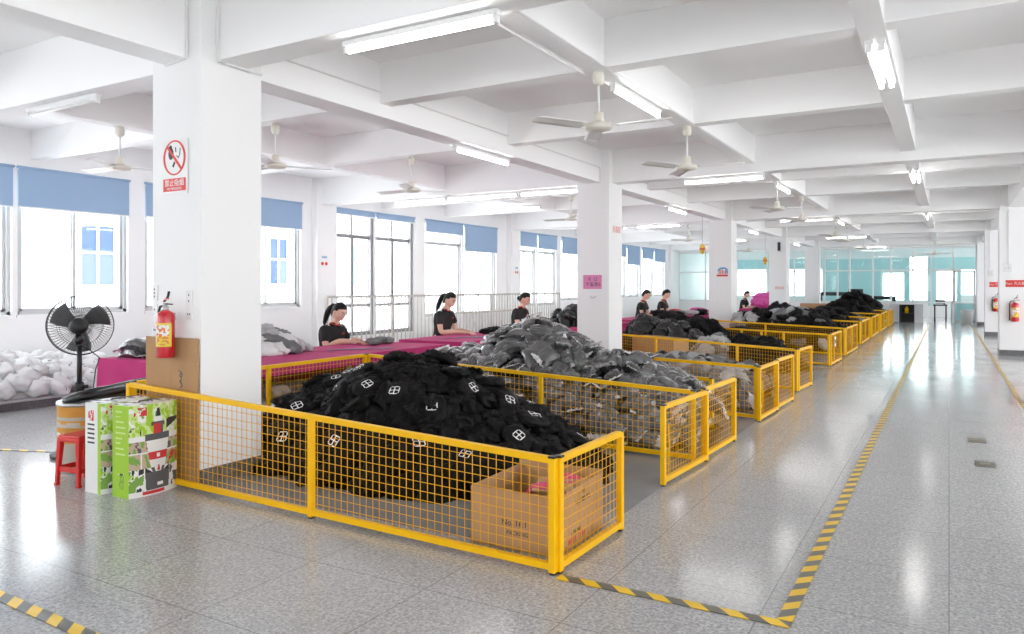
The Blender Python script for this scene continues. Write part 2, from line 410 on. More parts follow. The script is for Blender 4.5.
# hazard tape on the floor
def tape(lbl, a, b, wd=.07):
    a = Vector((a[0], a[1], .0042)); b = Vector((b[0], b[1], .0042)); L = (b - a).length
    o = MB().box(0, L, -wd / 2, wd / 2, -.001, .0012).build('floor_tape', TAPE)
    o.location = a; o.rotation_euler = (0, 0, math.atan2(b.y - a.y, b.x - a.x)); tag(o, lbl, 'floor tape')
tape('yellow and black floor tape running down the aisle', (-.68, 3.76), (-.72, 36))
tape('short striped floor tape from the front bin corner to the aisle line', (-1.86, 3.70), (-.645, 3.72))
tape('striped floor tape in the bottom corner before the printed boxes', (-5.6, 2.06), (-3.0, 1.98))
tape('faint striped tape along the far side columns', (.86, 12), (.82, 37), .05)
tape('striped tape on the tiles behind the red stool', (-9.4, 3.3), (-7.0, 4.25), .05)
for lb, (x, y) in [('dark floor socket plate in the aisle, closer one', (.28, 8.0)), ('dark floor socket plate in the aisle, farther one', (.253, 9.2))]:
    o = thing('floor_socket_plate', lb, 'floor socket', (x, y, 0))
    MB().box(-.08, .08, -.13, .13, .0, .004).build('plate', mat('dull_brass', (.16, .15, .13), .4, metal=.5), o, bevel=.002)
    MB().box(-.04, .04, -.04, .04, .004, .007).build('cover', mat('brass_lid', (.30, .27, .18), .4, metal=.5), o)
# conduits on beams and pillars
tn = 2
for pts, r in [([(-5.14, 4.08, 4.0), (-5.14, 4.08, 3.44), (-5.14, 4.52, 3.44)], .012), ([(-5.35, 3.93, 4.0), (-5.35, 3.93, 3.46), (-5.62, 3.93, 3.44)], .012), ([(-5.345, 4.6, 3.72), (-5.345, 12.3, 3.72)], .010),
               ([(-5.345, 12.28, 3.72), (-5.345, 12.28, 3.45)], .012), ([(-5.345, 13, 3.72), (-5.345, 20.9, 3.72)], .010),
               ([(-2.95, 4.45, 3.59), (-2.95, 6.4, 3.59)], .012), ([(-2.71, 4.45, 3.61), (-2.71, 12.4, 3.61)], .010),
               ([(1.2, 20.93, 3.4), (1.2, 20.93, 2.1)], .014), ([(1.15, 29.08, 3.4), (1.15, 29.08, 2.2)], .014), ([(-12.2, 20.93, 3.4), (-12.2, 20.93, 2.6)], .016)]:
    struct(MB().tube(pts, r, 6).build('trim_%d' % tn, PLAST)); tn += 1

# ------------------------------------------------------------------ ceiling fans and lights
def ceiling_fan():
    t = thing('ceiling_fan', 'x', 'ceiling fan')
    MB().lathe([(.0, 0), (.045, 0), (.055, -.04), (.05, -.10), (.025, -.125), (0, -.125)], 16).build('canopy', CREAM, t, True)
    MB().tube([(0, 0, -.1), (0, 0, -.42)], .012, 8).build('rod', PLAST, t, True)
    MB().lathe([(0, -.37), (.045, -.38), (.05, -.45), (.06, -.47), (.125, -.485), (.135, -.51), (.12, -.535), (.05, -.55), (0, -.55)], 24).build('motor', CREAM, t, True)
    for k in range(3):
        b = MB()
        a = R(120 * k)
        def bl(u, v):
            r = .16 + u * .53; wd = .058 + .018 * u; tw = R(14) * (1 - .3 * u)
            y = (v - .5) * 2 * wd * (1 if u < .96 else .8); z = -.515 + math.sin(tw) * y + .012 * (1 - (2 * v - 1) ** 2)
            return (r * math.cos(a) - y * math.sin(a), r * math.sin(a) + y * math.cos(a), z)
        b.grid(bl, 8, 4)
        o = b.build('blade', FANW, t, True); s = o.modifiers.new('thick', 'SOLIDIFY'); s.thickness = .006
        MB().bar((.11 * math.cos(a), .11 * math.sin(a), -.505), (.2 * math.cos(a), .2 * math.sin(a), -.512), .05, .008).build('blade_arm', CREAM, o)
    return t
cf = ceiling_fan(); CF = tree(cf)
FANS = [(-2.82, 6.44, 3.6, 0, 'big cream ceiling fan under the beam crossing nearest the aisle lights'), (-2.82, 9.17, 3.6, 2, 'cream ceiling fan hanging one beam behind the big middle fan'),
        (-7.15, 6.5, 3.6, 60, 'cream ceiling fan whose blade shows just right of the front pillar'), (-8.95, 5.63, 3.6, 62, 'cream ceiling fan above the windows left of the front pillar'),
        (-7.15, 9.2, 3.6, 58, 'cream ceiling fan over the seated women tables'), (-2.82, 14.85, 3.6, 0, 'small ceiling fan past the second beam, beside the hanging tube'),
        (-2.82, 17.55, 3.6, 4, 'small ceiling fan one beam past the hanging tube'), (-2.82, 23.4, 3.6, 118, 'small far ceiling fan in the third bay'), (-2.82, 26.2, 3.6, 1, 'small far ceiling fan at the end of the third bay'),
        (-2.82, 31.6, 3.6, 0, 'tiny ceiling fan in the fourth bay'), (-.5, 35, 3.46, 90, 'tiny ceiling fan before the glass door'), (-7.15, 14.85, 3.6, 60, 'small ceiling fan left of the second pillar'),
        (-7.15, 17.6, 3.6, 63, 'small ceiling fan seen right of the second pillar'), (-7.15, 23.4, 3.6, 118, 'far ceiling fan above the seated men'), (-7.15, 26.2, 3.6, 62, 'far ceiling fan near the third pillar'),
        (-7.15, 31.7, 3.6, 0, 'farthest ceiling fan above the pink fabric')]
for i, (x, y, z, a, l) in enumerate(FANS):
    if i == 0: cf.location = (x, y, z); cf.rotation_euler = (0, 0, R(a)); cf['label'] = l; cf['group'] = 'ceiling fans'
    else: dup(CF, (x, y, z), (0, 0, R(a)), label=l, group='ceiling fans')

def tube_light(off=False):
    t = thing('fluorescent_light', 'x', 'ceiling light')
    L = 1.24
    MB().box(-L / 2, L / 2, -.03, .03, -.035, 0).build('batten', PLAST, t, bevel=.004)
    for s in (-1, 1): MB().box(s * (L / 2 - .02) - .015, s * (L / 2 - .02) + .015, -.022, .022, -.085, -.03).build('lamp_holder', PLAST, t, bevel=.004)
    MB().tube([(-L / 2 + .03, 0, -.066), (L / 2 - .03, 0, -.066)], .0155, 10).build('tube', TUBEOFF if off else TUBE, t, True)
    return t
tl = tube_light(); TL = tree(tl)
to = tube_light(True)
to.location = (-7.6, 4.18, 3.44); tag(to, 'unlit fluorescent batten above the left windows', None, 'fluorescent lights')
tl.location = (-3.27, 4.27, 3.45); tl.scale = (1.1, 1.1, 1.1); tag(tl, 'lit fluorescent tube under the nearest cross beam', None, 'fluorescent lights')
LT = [(-5.5, 8.65, 3.44, 90, 'lit tube under the long beam right of the front pillar'), (-2.82, 7.45, 3.59, 90, 'lit tube beside the big middle fan blade'),
      (-.56, 7.35, 3.59, 90, 'left tube of the lit pair on the narrow aisle beam'), (-.47, 7.35, 3.59, 90, 'right tube of the lit pair on the narrow aisle beam'),
      (-3.27, 12.63, 3.45, 0, 'lit tube on the second cross beam'), (-2.82, 15.4, 3.59, 90, 'lit hanging tube behind the second cross beam'),
      (-.56, 14.9, 3.59, 90, 'left tube of the second pair on the narrow aisle beam'), (-.47, 14.9, 3.59, 90, 'right tube of the second pair on the narrow aisle beam'),
      (-9.6, 12.63, 3.45, 0, 'lit tube above the tall stairwell window'), (-7.9, 12.63, 3.45, 0, 'lit tube left of the second pillar on the cross beam'), (-6.5, 12.63, 3.45, 0, 'lit tube next to the second pillar'),
      (-5.5, 17.1, 3.44, 90, 'lit tube on the long beam past the second pillar'), (-3.3, 21.25, 3.45, 0, 'lit tube on the third cross beam'), (-7.4, 21.25, 3.45, 0, 'lit tube on the third cross beam near the windows'),
      (-9, 21.25, 3.45, 0, 'lit tube on the third cross beam by the blinds'), (-.52, 23.6, 3.59, 90, 'lit far tube on the narrow aisle beam'), (-5.5, 25, 3.44, 90, 'lit far tube on the long beam past the third pillar'),
      (-3.2, 29.4, 3.45, 0, 'lit tube on the fourth cross beam'), (-7.4, 29.4, 3.45, 0, 'lit tube on the fourth cross beam near the windows'), (-3.1, 37.4, 3.45, 0, 'lit tube on the last cross beam'),
      (-2.82, 24.5, 3.59, 90, 'lit far tube between the small fans'), (-5.5, 33, 3.44, 90, 'lit farthest tube on the long beam'), (-9.2, 16, 3.59, 0, 'lit tube in front of the blinds of the second bay'),
      (4, 4.3, 3.45, 0, 'lit tube across the column row near the camera'), (4, 12.6, 3.45, 0, 'lit tube across the column row on the second cross beam'), (4.3, 21.2, 3.45, 0, 'lit tube across the column row on the third cross beam')]
for x, y, z, a, l in LT: dup(TL, (x, y, z), (0, 0, R(a)), label=l, group='fluorescent lights')

# ------------------------------------------------------------------ world, light, camera
wd = bpy.data.worlds.new('World'); scn.world = wd; wd.use_nodes = True
bg = wd.node_tree.nodes['Background']; bg.inputs['Color'].default_value = (.975, .985, 1, 1); bg.inputs['Strength'].default_value = 5.0
cam = bpy.data.cameras.new('camera'); co = bpy.data.objects.new('camera', cam); COL.objects.link(co)
cam.sensor_fit = 'HORIZONTAL'; cam.sensor_width = 36; cam.lens = 36 * 750 / 1024
cam.shift_y = -(317 - 287) / 1024
co.location = (0, 0, 1.6); co.rotation_euler = (R(90), 0, R(30.228)); cam.clip_start = .05
scn.camera = co
scn.view_settings.view_transform = 'Standard'; scn.view_settings.look = 'None'; scn.view_settings.gamma = 1; scn.view_settings.use_curve_mapping = False
scn.view_settings.exposure = 0.56
scn.cycles.max_bounces = 16; scn.cycles.diffuse_bounces = 14; scn.cycles.glossy_bounces = 3; scn.cycles.transparent_max_bounces = 12
scn.cycles.sample_clamp_indirect = 6
scn.cycles.use_denoising = True
# ------------------------------------------------------------------ yellow mesh fences
def fence(label, p0, p1, h0=.655, h1=.655, posts=(0, 1), group=None, latch=False, coarse=1.0):
    p0 = Vector((p0[0], p0[1], 0)); p1 = Vector((p1[0], p1[1], 0)); L = (p1 - p0).length
    t = thing('mesh_fence', label, 'fence', p0, math.atan2(p1.y - p0.y, p1.x - p0.x), group)
    H = lambda x: h0 + (h1 - h0) * x / L
    T = .038
    MB().bar((0, 0, H(0) - T / 2), (L, 0, H(L) - T / 2), T).build('top_rail', YEL, t, bevel=.003)
    MB().bar((0, 0, .045), (L, 0, .045), T).build('bottom_rail', YEL, t, bevel=.003)
    for q in posts:
        x = min(max(q * L, T / 2), L - T / 2)
        po = MB().bar((x, 0, .012), (x, 0, H(x)), T + .002).build('post', YEL, t, bevel=.003)
        if q in (0, 1): MB().box(x - .0215, x + .0215, -.0215, .0215, H(x) - .008, H(x) + .004).build('post_cap', BLK, po)
        MB().box(x - .015, x + .015, -.015, .015, 0, .014).build('foot', BLK, po)
    w = MB(); dx = .056 * coarse; dz = .058 * coarse; r = .0034
    n = int(L / dx)
    for i in range(1, n): x = i * L / n; w.bar((x, 0, .05), (x, 0, H(x) - .02), r)
    n = int(((h0 + h1) / 2 - .06) / dz)
    for i in range(1, n): w.bar((.01, .003, .045 + (H(0) - .065) * i / n), (L - .01, .003, .045 + (H(L) - .065) * i / n), r)
    w.build('wire_mesh', YELW, t)
    if latch:
        MB().tube([(.06, -.03, .1), (.06, -.035, .3), (.06, -.03, .5)], .005, 6).build('latch_rod', YEL, t, True)
    return t
fence('long low yellow mesh fence in front of the black clothes heap', (-6.02, 3.86), (-1.885, 3.72), .795, .655, (0, .534, 1))
fence('short yellow mesh fence end beside the open cardboard box', (-1.885, 3.74), (-1.865, 4.63), .655, .66)
fence('yellow mesh fence running from the front pillar along the magenta tables', (-6.03, 3.89), (-6.13, 6.98), .795, .79, (0, .5, 1))
fence('yellow mesh fence between black clothes heap and grey bag heap', (-6.12, 7.0), (-2.0, 6.76), .79, .655, (0, .6, 1))
fence('open yellow mesh gate leaf before the grey bag heap', (-1.985, 5.8), (-1.925, 6.86), .655, .655, (0, 1), None, True)
fence('yellow mesh panel closing the grey bag bin on the aisle', (-1.965, 6.88), (-1.925, 7.9), .665, .665)
fence('yellow mesh fence behind the grey bag heap', (-6.2, 10.1), (-1.98, 9.25), .70, .655, (0, .68, 1))
fence('short inner yellow mesh fence within the grey bag bin', (-3.9, 8.9), (-2.3, 8.45), .60, .57, (0, 1))
fence('yellow mesh gate leaf before the grey cap bin', (-1.945, 9.14), (-1.915, 10.1), .655, .655, (0, 1), None, True)
fence('yellow mesh panel closing the grey cap bin on the aisle', (-1.945, 10.12), (-1.895, 11.08), .66, .66)
fence('yellow mesh fence between grey cap bin and the second pillar', (-6.2, 14.5), (-1.99, 12.05), .655, .655, (0, .33, .75, 1))
fence('single short yellow mesh gate past the grey cap bin', (-1.99, 12.08), (-1.93, 12.95), .655, .655)
fence('yellow mesh fence on the near side of the black and white heap', (-5.85, 17.5), (-2.08, 16.3), .70, .655, (0, .3, .5, .62, .75, 1))
fence('yellow mesh gate with a white paper sheet', (-2.07, 16.32), (-2.04, 17.76), .655, .655, (0, .3, 1))
fence('yellow mesh fence under the black and white heap', (-5.85, 19.9), (-2.08, 18.9), .75, .655, (0, .5, 1))
fence('yellow mesh gate at the aisle end of the black and white heap', (-2.07, 18.95), (-2.05, 21.2), .655, .655, (0, .5, 1))
for i, (a, b, lb) in enumerate([(22.8, 25.4, 'sixth along the aisle'), (26.1, 28.9, 'seventh along the aisle'), (29.7, 32.8, 'eighth along the aisle'), (33.9, 36.9, 'last along the aisle')]):
    fence('far yellow mesh fence across the bins, ' + lb, (-5.6, a + 1), (-2.12, a), .72, .655, (0, .5, 1), coarse=1.6)
    fence('far yellow mesh gate on the aisle, ' + lb, (-2.1, a + .05), (-2.12, b), .655, .655, (0, .5, 1), coarse=1.6)
ps = thing('paper_sheet', 'white paper sheet tied on a yellow gate', 'paper', (-2.025, 16.6, .38))
MB().box(0, .003, 0, .21, 0, .2).build('sheet', SIGNW, ps); MB().box(.003, .0036, .02, .19, .06, .14).build('print', GRYF, ps)

# ------------------------------------------------------------------ red stool
def stool(loc, rz, label):
    t = thing('plastic_stool', label, 'stool', loc, rz)
    m = MB(); m.box(-.12, .12, -.12, .12, .385, .405); m.box(-.125, .125, -.125, .125, .35, .388); m.build('seat', REDP, t, bevel=.012)
    for sx in (-1, 1):
        for sy in (-1, 1):
            l = MB(); a = Vector((sx * .105, sy * .105, .36)); b = Vector((sx * .125, sy * .125, 0))
            vs = []
            for p, w in ((a, .042), (b, .026)):
                vs += [(p.x - w / 2, p.y - w / 2, p.z), (p.x + w / 2, p.y - w / 2, p.z), (p.x + w / 2, p.y + w / 2, p.z), (p.x - w / 2, p.y + w / 2, p.z)]
            l.add(vs, [(0, 1, 2, 3), (7, 6, 5, 4), (0, 4, 5, 1), (1, 5, 6, 2), (2, 6, 7, 3), (3, 7, 4, 0)])
            l.box(b.x - .018, b.x + .018, b.y - .018, b.y + .018, 0, .02); l.build('leg', REDP, t, bevel=.004)
    for a, b in (((-.118, -.118), (.118, -.118)), ((-.13, .13), (.13, .13)), ((-.13, -.13), (-.13, .13)), ((.13, -.13), (.13, .13))):
        MB().bar((a[0], a[1], .13), (b[0], b[1], .13), .012, .04).build('brace', REDP, t)
    return t
stool((-6.13, 3.53, 0), R(8), 'red plastic stool beside the printed appliance boxes')

# ------------------------------------------------------------------ appliance boxes
PG = mat('print_green_light', (.55, .70, .25), .4); PW = mat('print_white', (.78, .78, .76), .4); PD = mat('print_grey', (.09, .09, .095), .4)
PR = mat('print_red', (.60, .03, .035), .4); PK = mat('print_black', (.02, .022, .02), .4); PT = mat('print_tan', (.50, .38, .27), .5); PL = mat('print_leaf', (.19, .36, .06), .5)
PMAT = [PW, GREEN, PG, PD, PR, PK, PT, PL]
def front_print(u, v):
    """picture on the box front: juicer, salad leaves, small photos; u across, v up"""
    x = u - .52
    # juicer: base, body, band, collar, top
    if .06 < v < .25 and abs(x) < .235 + .1 * (v - .06): return 3 if not (.09 < v < .13 and abs(x - .04) < .06) else 0
    if .24 <= v < .60:
        w = .09 + .14 * ((v - .24) / .36) ** .55
        if abs(x) < w:
            if .385 < v < .47: return 0 if (abs(x) < .035 and .405 < v < .45) else 4
            if .26 < v < .32 and abs(x - .01) < .03 - (v - .26) * .3: return 4
            if v < .30 and abs(x) > w - .06: return 3
            return 0
        if abs(x) < .25 and v < .25 + .55 * (abs(x) - w): return 5
    if .60 <= v < .67 and abs(x) < .25: return 3
    if .67 <= v < .78 and abs(x) < .10: return 4 if x < .06 else 3
    if .755 < v < .80 and abs(x) < .14: return 3
    if .80 <= v < .86 and abs(x) < .085: return 0
    if .86 <= v < .95 and abs(x) < .05 - (v - .86) * .3: return 5
    if v < .06: return 4 if .012 < v < .048 and .22 < u < .66 else 0
    n = noise.noise((u * 8 + v * 3, v * 9, 1.3)) + .4 * noise.noise((u * 22, v * 26, 3)); n2 = noise.noise((u * 11 + 4, v * 9, 4.2)) + .35 * noise.noise((u * 27, v * 30, 5))
    if v > .66:
        if .88 < v < .97 and .08 < u < .3 and n2 > -.25: return 4
        if v < .82 and u > .70 and abs(v - .60 - .28 * u + .04) < .05: return 5
        if v < .76 and u < .2 and n2 > .18: return 5
        if n > .16: return 1
        if n > -.22: return 2
        if n < -.62: return 7
        return 0
    if .60 < v <= .66: return 0
    if v > .30:
        if abs(v - .47) < .006 or abs(u - .2) < .012 and v < .47: return 0
        if u > .75 and v < .44: return 7 if n2 > -.1 else (4 if n > .1 else 1)
        if u < .3 and v < .45: return 7 if n > .0 else 6
        if n2 > .25: return 7
        return 6 if n2 > -.25 else 3
    if u < .25: return 7 if n2 > .1 else (1 if v > .2 and n > .1 else 5 if n2 < -.2 else 0)
    if u > .78: return 3 if n2 > .05 else 0
    return 0
def appliance_box(name, label, loc, rz, side_white):
    t = thing('appliance_box', label, 'box', loc, rz)
    W, D, Hh = .42, .195, .70
    bul = lambda v: .045 * (1 - (2 * v - 1) ** 2)
    m = MB()
    m.grid(lambda u, v: (D / 2 + bul(u), (u - .5) * W, v * Hh), 90, 140, matfn=front_print)
    m.grid(lambda u, v: (-D / 2 - bul(u), (u - .5) * W, v * Hh), 28, 42, matfn=front_print)
    def side(u, v):
        if side_white:
            if u > .78: return 1
            if .80 < v < .92 and abs(u - .38) < .18 and noise.noise((u * 14, v * 10, 0)) > -.1: return 4
            if .55 < v < .78 and int(v * 60) % 3 == 0 and .15 < u < .62: return 5
            return 0
        if .46 < v < .95 and int(v * 52) % 3 == 0 and .18 < u < .18 + .25 + .4 * abs(math.sin(int(v * 52) * 2.3)): return 2
        if .09 < v < .24 and .38 < u < .68 and noise.noise((u * 16, v * 26, 2)) > -.12: return 7
        if .235 < v < .265 and .35 < u < .72: return 5 if abs(u - .55) < .1 else 2
        return 1
    m.grid(lambda u, v: ((u - .5) * D, -W / 2, v * Hh), 20, 100, matfn=side)
    m.grid(lambda u, v: ((u - .5) * D, W / 2, v * Hh), 20, 60, matfn=lambda u, v: 1)
    for z in (0, Hh):
        m.grid(lambda u, v: ((2 * u - 1) * (D / 2 + bul(v)), (v - .5) * W, z), 4, 28, 0, matfn=(lambda u, v: 0 if noise.noise((u * 3, v * 8, 3)) < .15 else 3) if z else None)
    m.build('carton', PMAT, t)
    h = MB(); h.tube([(0, -.06, Hh), (0, -.05, Hh + .012), (0, .05, Hh + .012), (0, .06, Hh)], .008, 6); h.build('carry_handle', PD, t, True)
    return t
appliance_box('a', 'tall green and white juicer box with bulging front, before the fence corner', (-5.445, 3.635, 0), R(2), False)
appliance_box('b', 'tall juicer box with white narrow side, half hidden behind the green one', (-5.745, 3.60, 0), R(2), True)

# ------------------------------------------------------------------ fibre drum and black sheet
t = thing('fibre_drum', 'round fibre drum with torn orange label bands behind the red stool', 'drum', (-6.60, 3.83, 0))
def drum(u, v):
    z = v * .60
    n = noise.noise((u * 9, z * 12, 0))
    a = abs(z - .50); b = abs(z - .36)
    if .41 < z < .57 and (z - .41 > .02 or n > 0): return 1 if not (.455 < z < .478) else 0
    if .25 < z < .395: return 2 if (.31 < z < .345 and int(u * 40) % 3) else 1
    if .02 < z < .10 and n > .1: return 1
    return 0
MB().grid(lambda u, v: (.215 * math.cos(2 * PI * u), .215 * math.sin(2 * PI * u), v * .60), 72, 40, matfn=drum).build('barrel', [FIBRE, DRUMO, PW], t, True)
MB().lathe([(.0, .598), (.205, .598), (.222, .602), (.224, .575), (.216, .57)], 40).build('rim', STEEL, t, True)
MB().lathe([(.0, .0), (.221, .0), (.222, .025), (.215, .03), (0, .03)], 40).build('bottom_ring', STEEL, t, True)
t = thing('black_plastic_sheet', 'crumpled shiny black plastic sheet lying over the fibre drum', 'plastic sheet', (-6.46, 4.13, .665), R(72))
def sheet(u, v):
    a = 2 * PI * v; s = (u - .5) * 2; w = (1 - abs(s) ** 3) ** .5 if abs(s) < 1 else 0
    r = 1 + .25 * noise.noise((u * 3, math.cos(a) * 2.5, math.sin(a) * 2.5)) + .10 * math.sin(a * 5 + u * 4)
    return (s * .52, math.cos(a) * .15 * w * r, math.sin(a) * .065 * w * r + s * .055 - .0)
MB().grid(sheet, 44, 40).build('sheet', BLKP, t, True)

# ------------------------------------------------------------------ standing fan
t = thing('standing_fan', 'black standing fan in front of the left window', 'fan', (-7.16, 4.1, 0), math.atan2(4.1, -7.16) + R(-6))
MB().lathe([(0, 0), (.24, 0), (.245, .03), (.2, .055), (.06, .07), (.045, .11), (0, .11)], 32).build('base', BLK, t, True)
po = MB().tube([(0, 0, .09), (0, 0, .66)], .030, 14).build('pole', BLK, t, True)
MB().tube([(0, 0, .62), (0, 0, 1.08)], .022, 14).build('inner_pole', BLK, t, True)
MB().lathe([(.031, .60), (.042, .61), (.042, .68), (.03, .70)], 16).build('collar', BLK, po, True)
MB().tube([(0, -.03, .65), (0, -.075, .65)], .018, 10).build('knob', BLK, po, True)
hd = MB(); hd.lathe([(0, -.17), (.05, -.165), (.075, -.13), (.08, -.04), (.062, .02), (.03, .05), (0, .05)], 24, (0, 0, 1.23), 'X'); hd.build('motor_housing', BLK, t, True)
nk = MB(); nk.ball((-.05, 0, 1.105), (.06, .045, .06), 10); nk.build('tilt_joint', BLK, t, True)
cg = MB(); RC = .285
for x, k in ((.10, 1.0), (.06, 1.0), (.14, .99)): cg.tube([(x, RC * k * math.cos(2 * PI * j / 48), 1.23 + RC * k * math.sin(2 * PI * j / 48)) for j in range(48)], .0045 if x == .10 else .0028, 5, close=True)
for rr, x in ((.1, .005), (.19, .03), (.1, .185), (.19, .175)): cg.tube([(x, rr * math.cos(2 * PI * j / 32), 1.23 + rr * math.sin(2 * PI * j / 32)) for j in range(32)], .002, 4, close=True)
for j in range(60):
    a = 2 * PI * j / 60 ; c, s = math.cos(a), math.sin(a)
    tw = a + .25; c2, s2 = math.cos(tw), math.sin(tw)
    cg.tube([(.0, .06 * c, 1.23 + .06 * s), (.03, .19 * (c + c2) / 2, 1.23 + .19 * (s + s2) / 2), (.06, RC * c2, 1.23 + RC * s2)], .0016, 4)
    cg.tube([(.19, .05 * c, 1.23 + .05 * s), (.175, .19 * c, 1.23 + .19 * s), (.14, RC * c, 1.23 + RC * s)], .0016, 4)
cg.build('cage', BLK, t, True)
FB = mat('fan_blade_grey', (.10, .10, .105), .3)
for k in range(3):
    a0 = R(120 * k + 20)
    def bl(u, v):
        r = .04 + u * .215; a = a0 + (v - .5) * (1.15 - .25 * u) + u * .25
        return (.09 + (v - .5) * .075, r * math.cos(a), 1.23 + r * math.sin(a))
    b = MB().grid(bl, 8, 8).build('blade', FB, t, True); s = b.modifiers.new('thick', 'SOLIDIFY'); s.thickness = .003
MB().lathe([(0, .05), (.045, .055), (.045, .12), (.03, .14), (0, .14)], 20, (0, 0, 1.23), 'X').build('hub', BLK, t, True)
MB().tube([(-.08, .0, 1.06), (-.05, -.09, 1.0), (0, -.17, .92), (.05, -.13, .8), (.06, -.11, .62), (.08, -.10, .4), (.1, -.12, .02)], .005, 6).build('power_cord', BLK, t, True)

# ------------------------------------------------------------------ dark plinth under the white pouches
t = thing('display_plinth', 'low dark stone plinth along the window wall under the white pouches', 'plinth', (-11.35, 4.6, 0))
MB().box(-.95, .93, -7, 3.1, 0, .11).build('base', SKIRT, t); MB().box(-.97, .97, -7.02, 3.12, .11, .14).build('top_slab', mat('plinth_top', (.42, .42, .43), .4), t, bevel=.004)

# ------------------------------------------------------------------ front pillar: cardboard, extinguisher, signs, sockets
t = thing('cardboard_sheet', 'tall brown cardboard sheet standing against the front pillar', 'cardboard', (-5.52, 3.925, 0))
cm = MB().box(-.335, .325, -.012, .004, .0, 1.185).build('sheet', CARD, t)
MB().box(-.005, -.002, -.0135, -.012, .0, 1.18).build('fold_line', CARD2, t)
cm = MB()
pts = [(.10, .92), (.13, .91), (.145, .885), (.13, .865), (.11, .875), (.12, .90)]
cm.tube([(x, -.0135, z) for x, z in pts], .004, 5); cm.tube([(.135, -.0135, .85), (.11, -.0135, .835), (.13, -.0135, .82), (.145, -.0135, .80), (.12, -.0135, .785)], .004, 5)
cm.tube([(.10, -.0135, .765), (.08, -.0135, .755), (.095, -.0135, .745)], .004, 5)
cm.build('ink_mark', mat('blue_ink', (.05, .10, .22), .6), t)
def extinguisher(label, loc, rz, s=1.0):
    t = thing('fire_extinguisher', label, 'fire extinguisher', loc, rz); t.scale = (s, s, s)
    MB().lathe([(0, 0), (.066, 0), (.07, .012), (.07, .33), (.064, .355), (.04, .375), (.022, .385), (0, .385)], 28, (0, -.075, 0)).build('cylinder', RED, t, True)
    lb = MB().grid(lambda u, v: (.0708 * math.sin((u - .5) * 3.3), -.075 - .0708 * math.cos((u - .5) * 3.3), .09 + v * .19), 32, 24,
                   matfn=lambda u, v: 0 if (u < .12 or u > .9 or v < .08 or v > .92) else (1 if .2 < u < .42 and .15 < v < .8 else (2 if noise.noise((u * 9, v * 9, 0)) > .05 else (3 if v > .45 else 0))))
    lb.build('label', [mat('label_yellow', (.80, .62, .06), .5), PW, mat('label_orange', (.75, .20, .06), .5), PW], t, True)
    MB().lathe([(.02, .38), (.026, .385), (.026, .41), (.016, .42), (.016, .44), (0, .44)], 16, (0, -.075, 0)).build('valve', STEEL, t, True)
    h = MB(); h.bar((-.02, -.075, .435), (.085, -.075, .43), .022, .010); h.bar((-.02, -.075, .45), (.03, -.075, .49), .022, .010); h.bar((.03, -.075, .49), (.045, -.075, .535), .02, .010); h.build('squeeze_handle', BLK, t, bevel=.003)
    MB().bar((.01, -.088, .468), (.055, -.088, .478), .012, .012).build('safety_pin', RED, t)
    MB().tube([(-.02, -.075, .415), (-.07, -.075, .41), (-.092, -.075, .36), (-.092, -.08, .2), (-.088, -.08, .1)], .010, 8).build('hose', BLK, t, True)
    MB().lathe([(.012, .02), (.016, .03), (.011, .1), (0, .1)], 10, (-.088, -.08, 0)).build('nozzle', BLK, t, True)
    MB().box(-.03, .03, -.012, 0, .30, .36).build('bracket', STEEL, t)
    return t
extinguisher('red fire extinguisher hung above the cardboard on the front pillar', (-5.485, 3.912, 1.03), 0, 1.0)
t = thing('no_smoking_sign', 'white no smoking sign with red circle on the front pillar', 'sign', (-5.515, 3.944, 2.59))
MB().box(-.165, .165, -.004, 0, -.225, .225).build('plate', SIGNW, t, bevel=.001)
MB().add([(.118 * math.cos(2 * PI * j / 48), -.0055, .075 + .118 * 1.12 * math.sin(2 * PI * j / 48)) for j in range(48)] + [(.145 * math.cos(2 * PI * j / 48), -.0055, .075 + .145 * 1.0 * math.sin(2 * PI * j / 48)) for j in range(48)],
         [(j, (j + 1) % 48, 48 + (j + 1) % 48, 48 + j) for j in range(48)]).build('red_ring', SIGNR, t)
MB().bar((-.085, -.006, .165), (.09, -.006, -.02), .001, .024).build('red_slash', SIGNR, t)
ic = MB(); ic.ball((-.045, -.0048, .11), (.034, .001, .05), 8); ic.ball((-.05, -.0048, .16), (.02, .001, .022), 8); ic.bar((-.02, -.005, .0), (.005, -.005, .04), .001, .022)
ic.tube([(.03, -.005, .09), (.05, -.005, .07), (.07, -.005, .10), (.075, -.005, .15)], .004, 5); ic.tube([(.02, -.005, .12), (.015, -.005, .16)], .004, 5); ic.build('cigarette_icon', PK, t)
MB().box(-.145, .145, -.0055, -.004, -.20, -.095).build('red_band', SIGNR, t)
text_mesh('lettering', '禁止吸烟', .062, SIGNW, t, (0, -.0062, -.135), (R(90), 0, 0)); text_mesh('lettering', 'NO SMOKING', .030, SIGNW, t, (0, -.0062, -.18), (R(90), 0, 0))
def socket(label, loc, w, h, slots):
    t = thing('socket_plate', label, 'socket', loc); MB().box(-w / 2, w / 2, -.012, 0, -h / 2, h / 2).build('plate', PLAST, t, bevel=.003)
    s = MB()
    for x, z in slots: s.box(x - .006, x + .006, -.014, -.012, z - .008, z + .008)
    s.build('slot', GRYF, t)
socket('tall white socket plate on the front pillar right of the extinguisher', (-5.33, 3.95, 1.455), .075, .235, [(0, .08), (0, .03), (-.012, -.075), (.012, -.075)])
socket('upper white socket on the left edge of the front pillar', (-5.775, 3.95, 1.55), .07, .13, [(0, .03), (0, .0), (0, -.03)])
socket('middle white socket on the left edge of the front pillar', (-5.775, 3.95, 1.41), .06, .09, [(0, 0)])
socket('lower white socket on the left edge of the front pillar', (-5.77, 3.95, 1.24), .07, .14, [(-.01, 0), (.01, 0)])
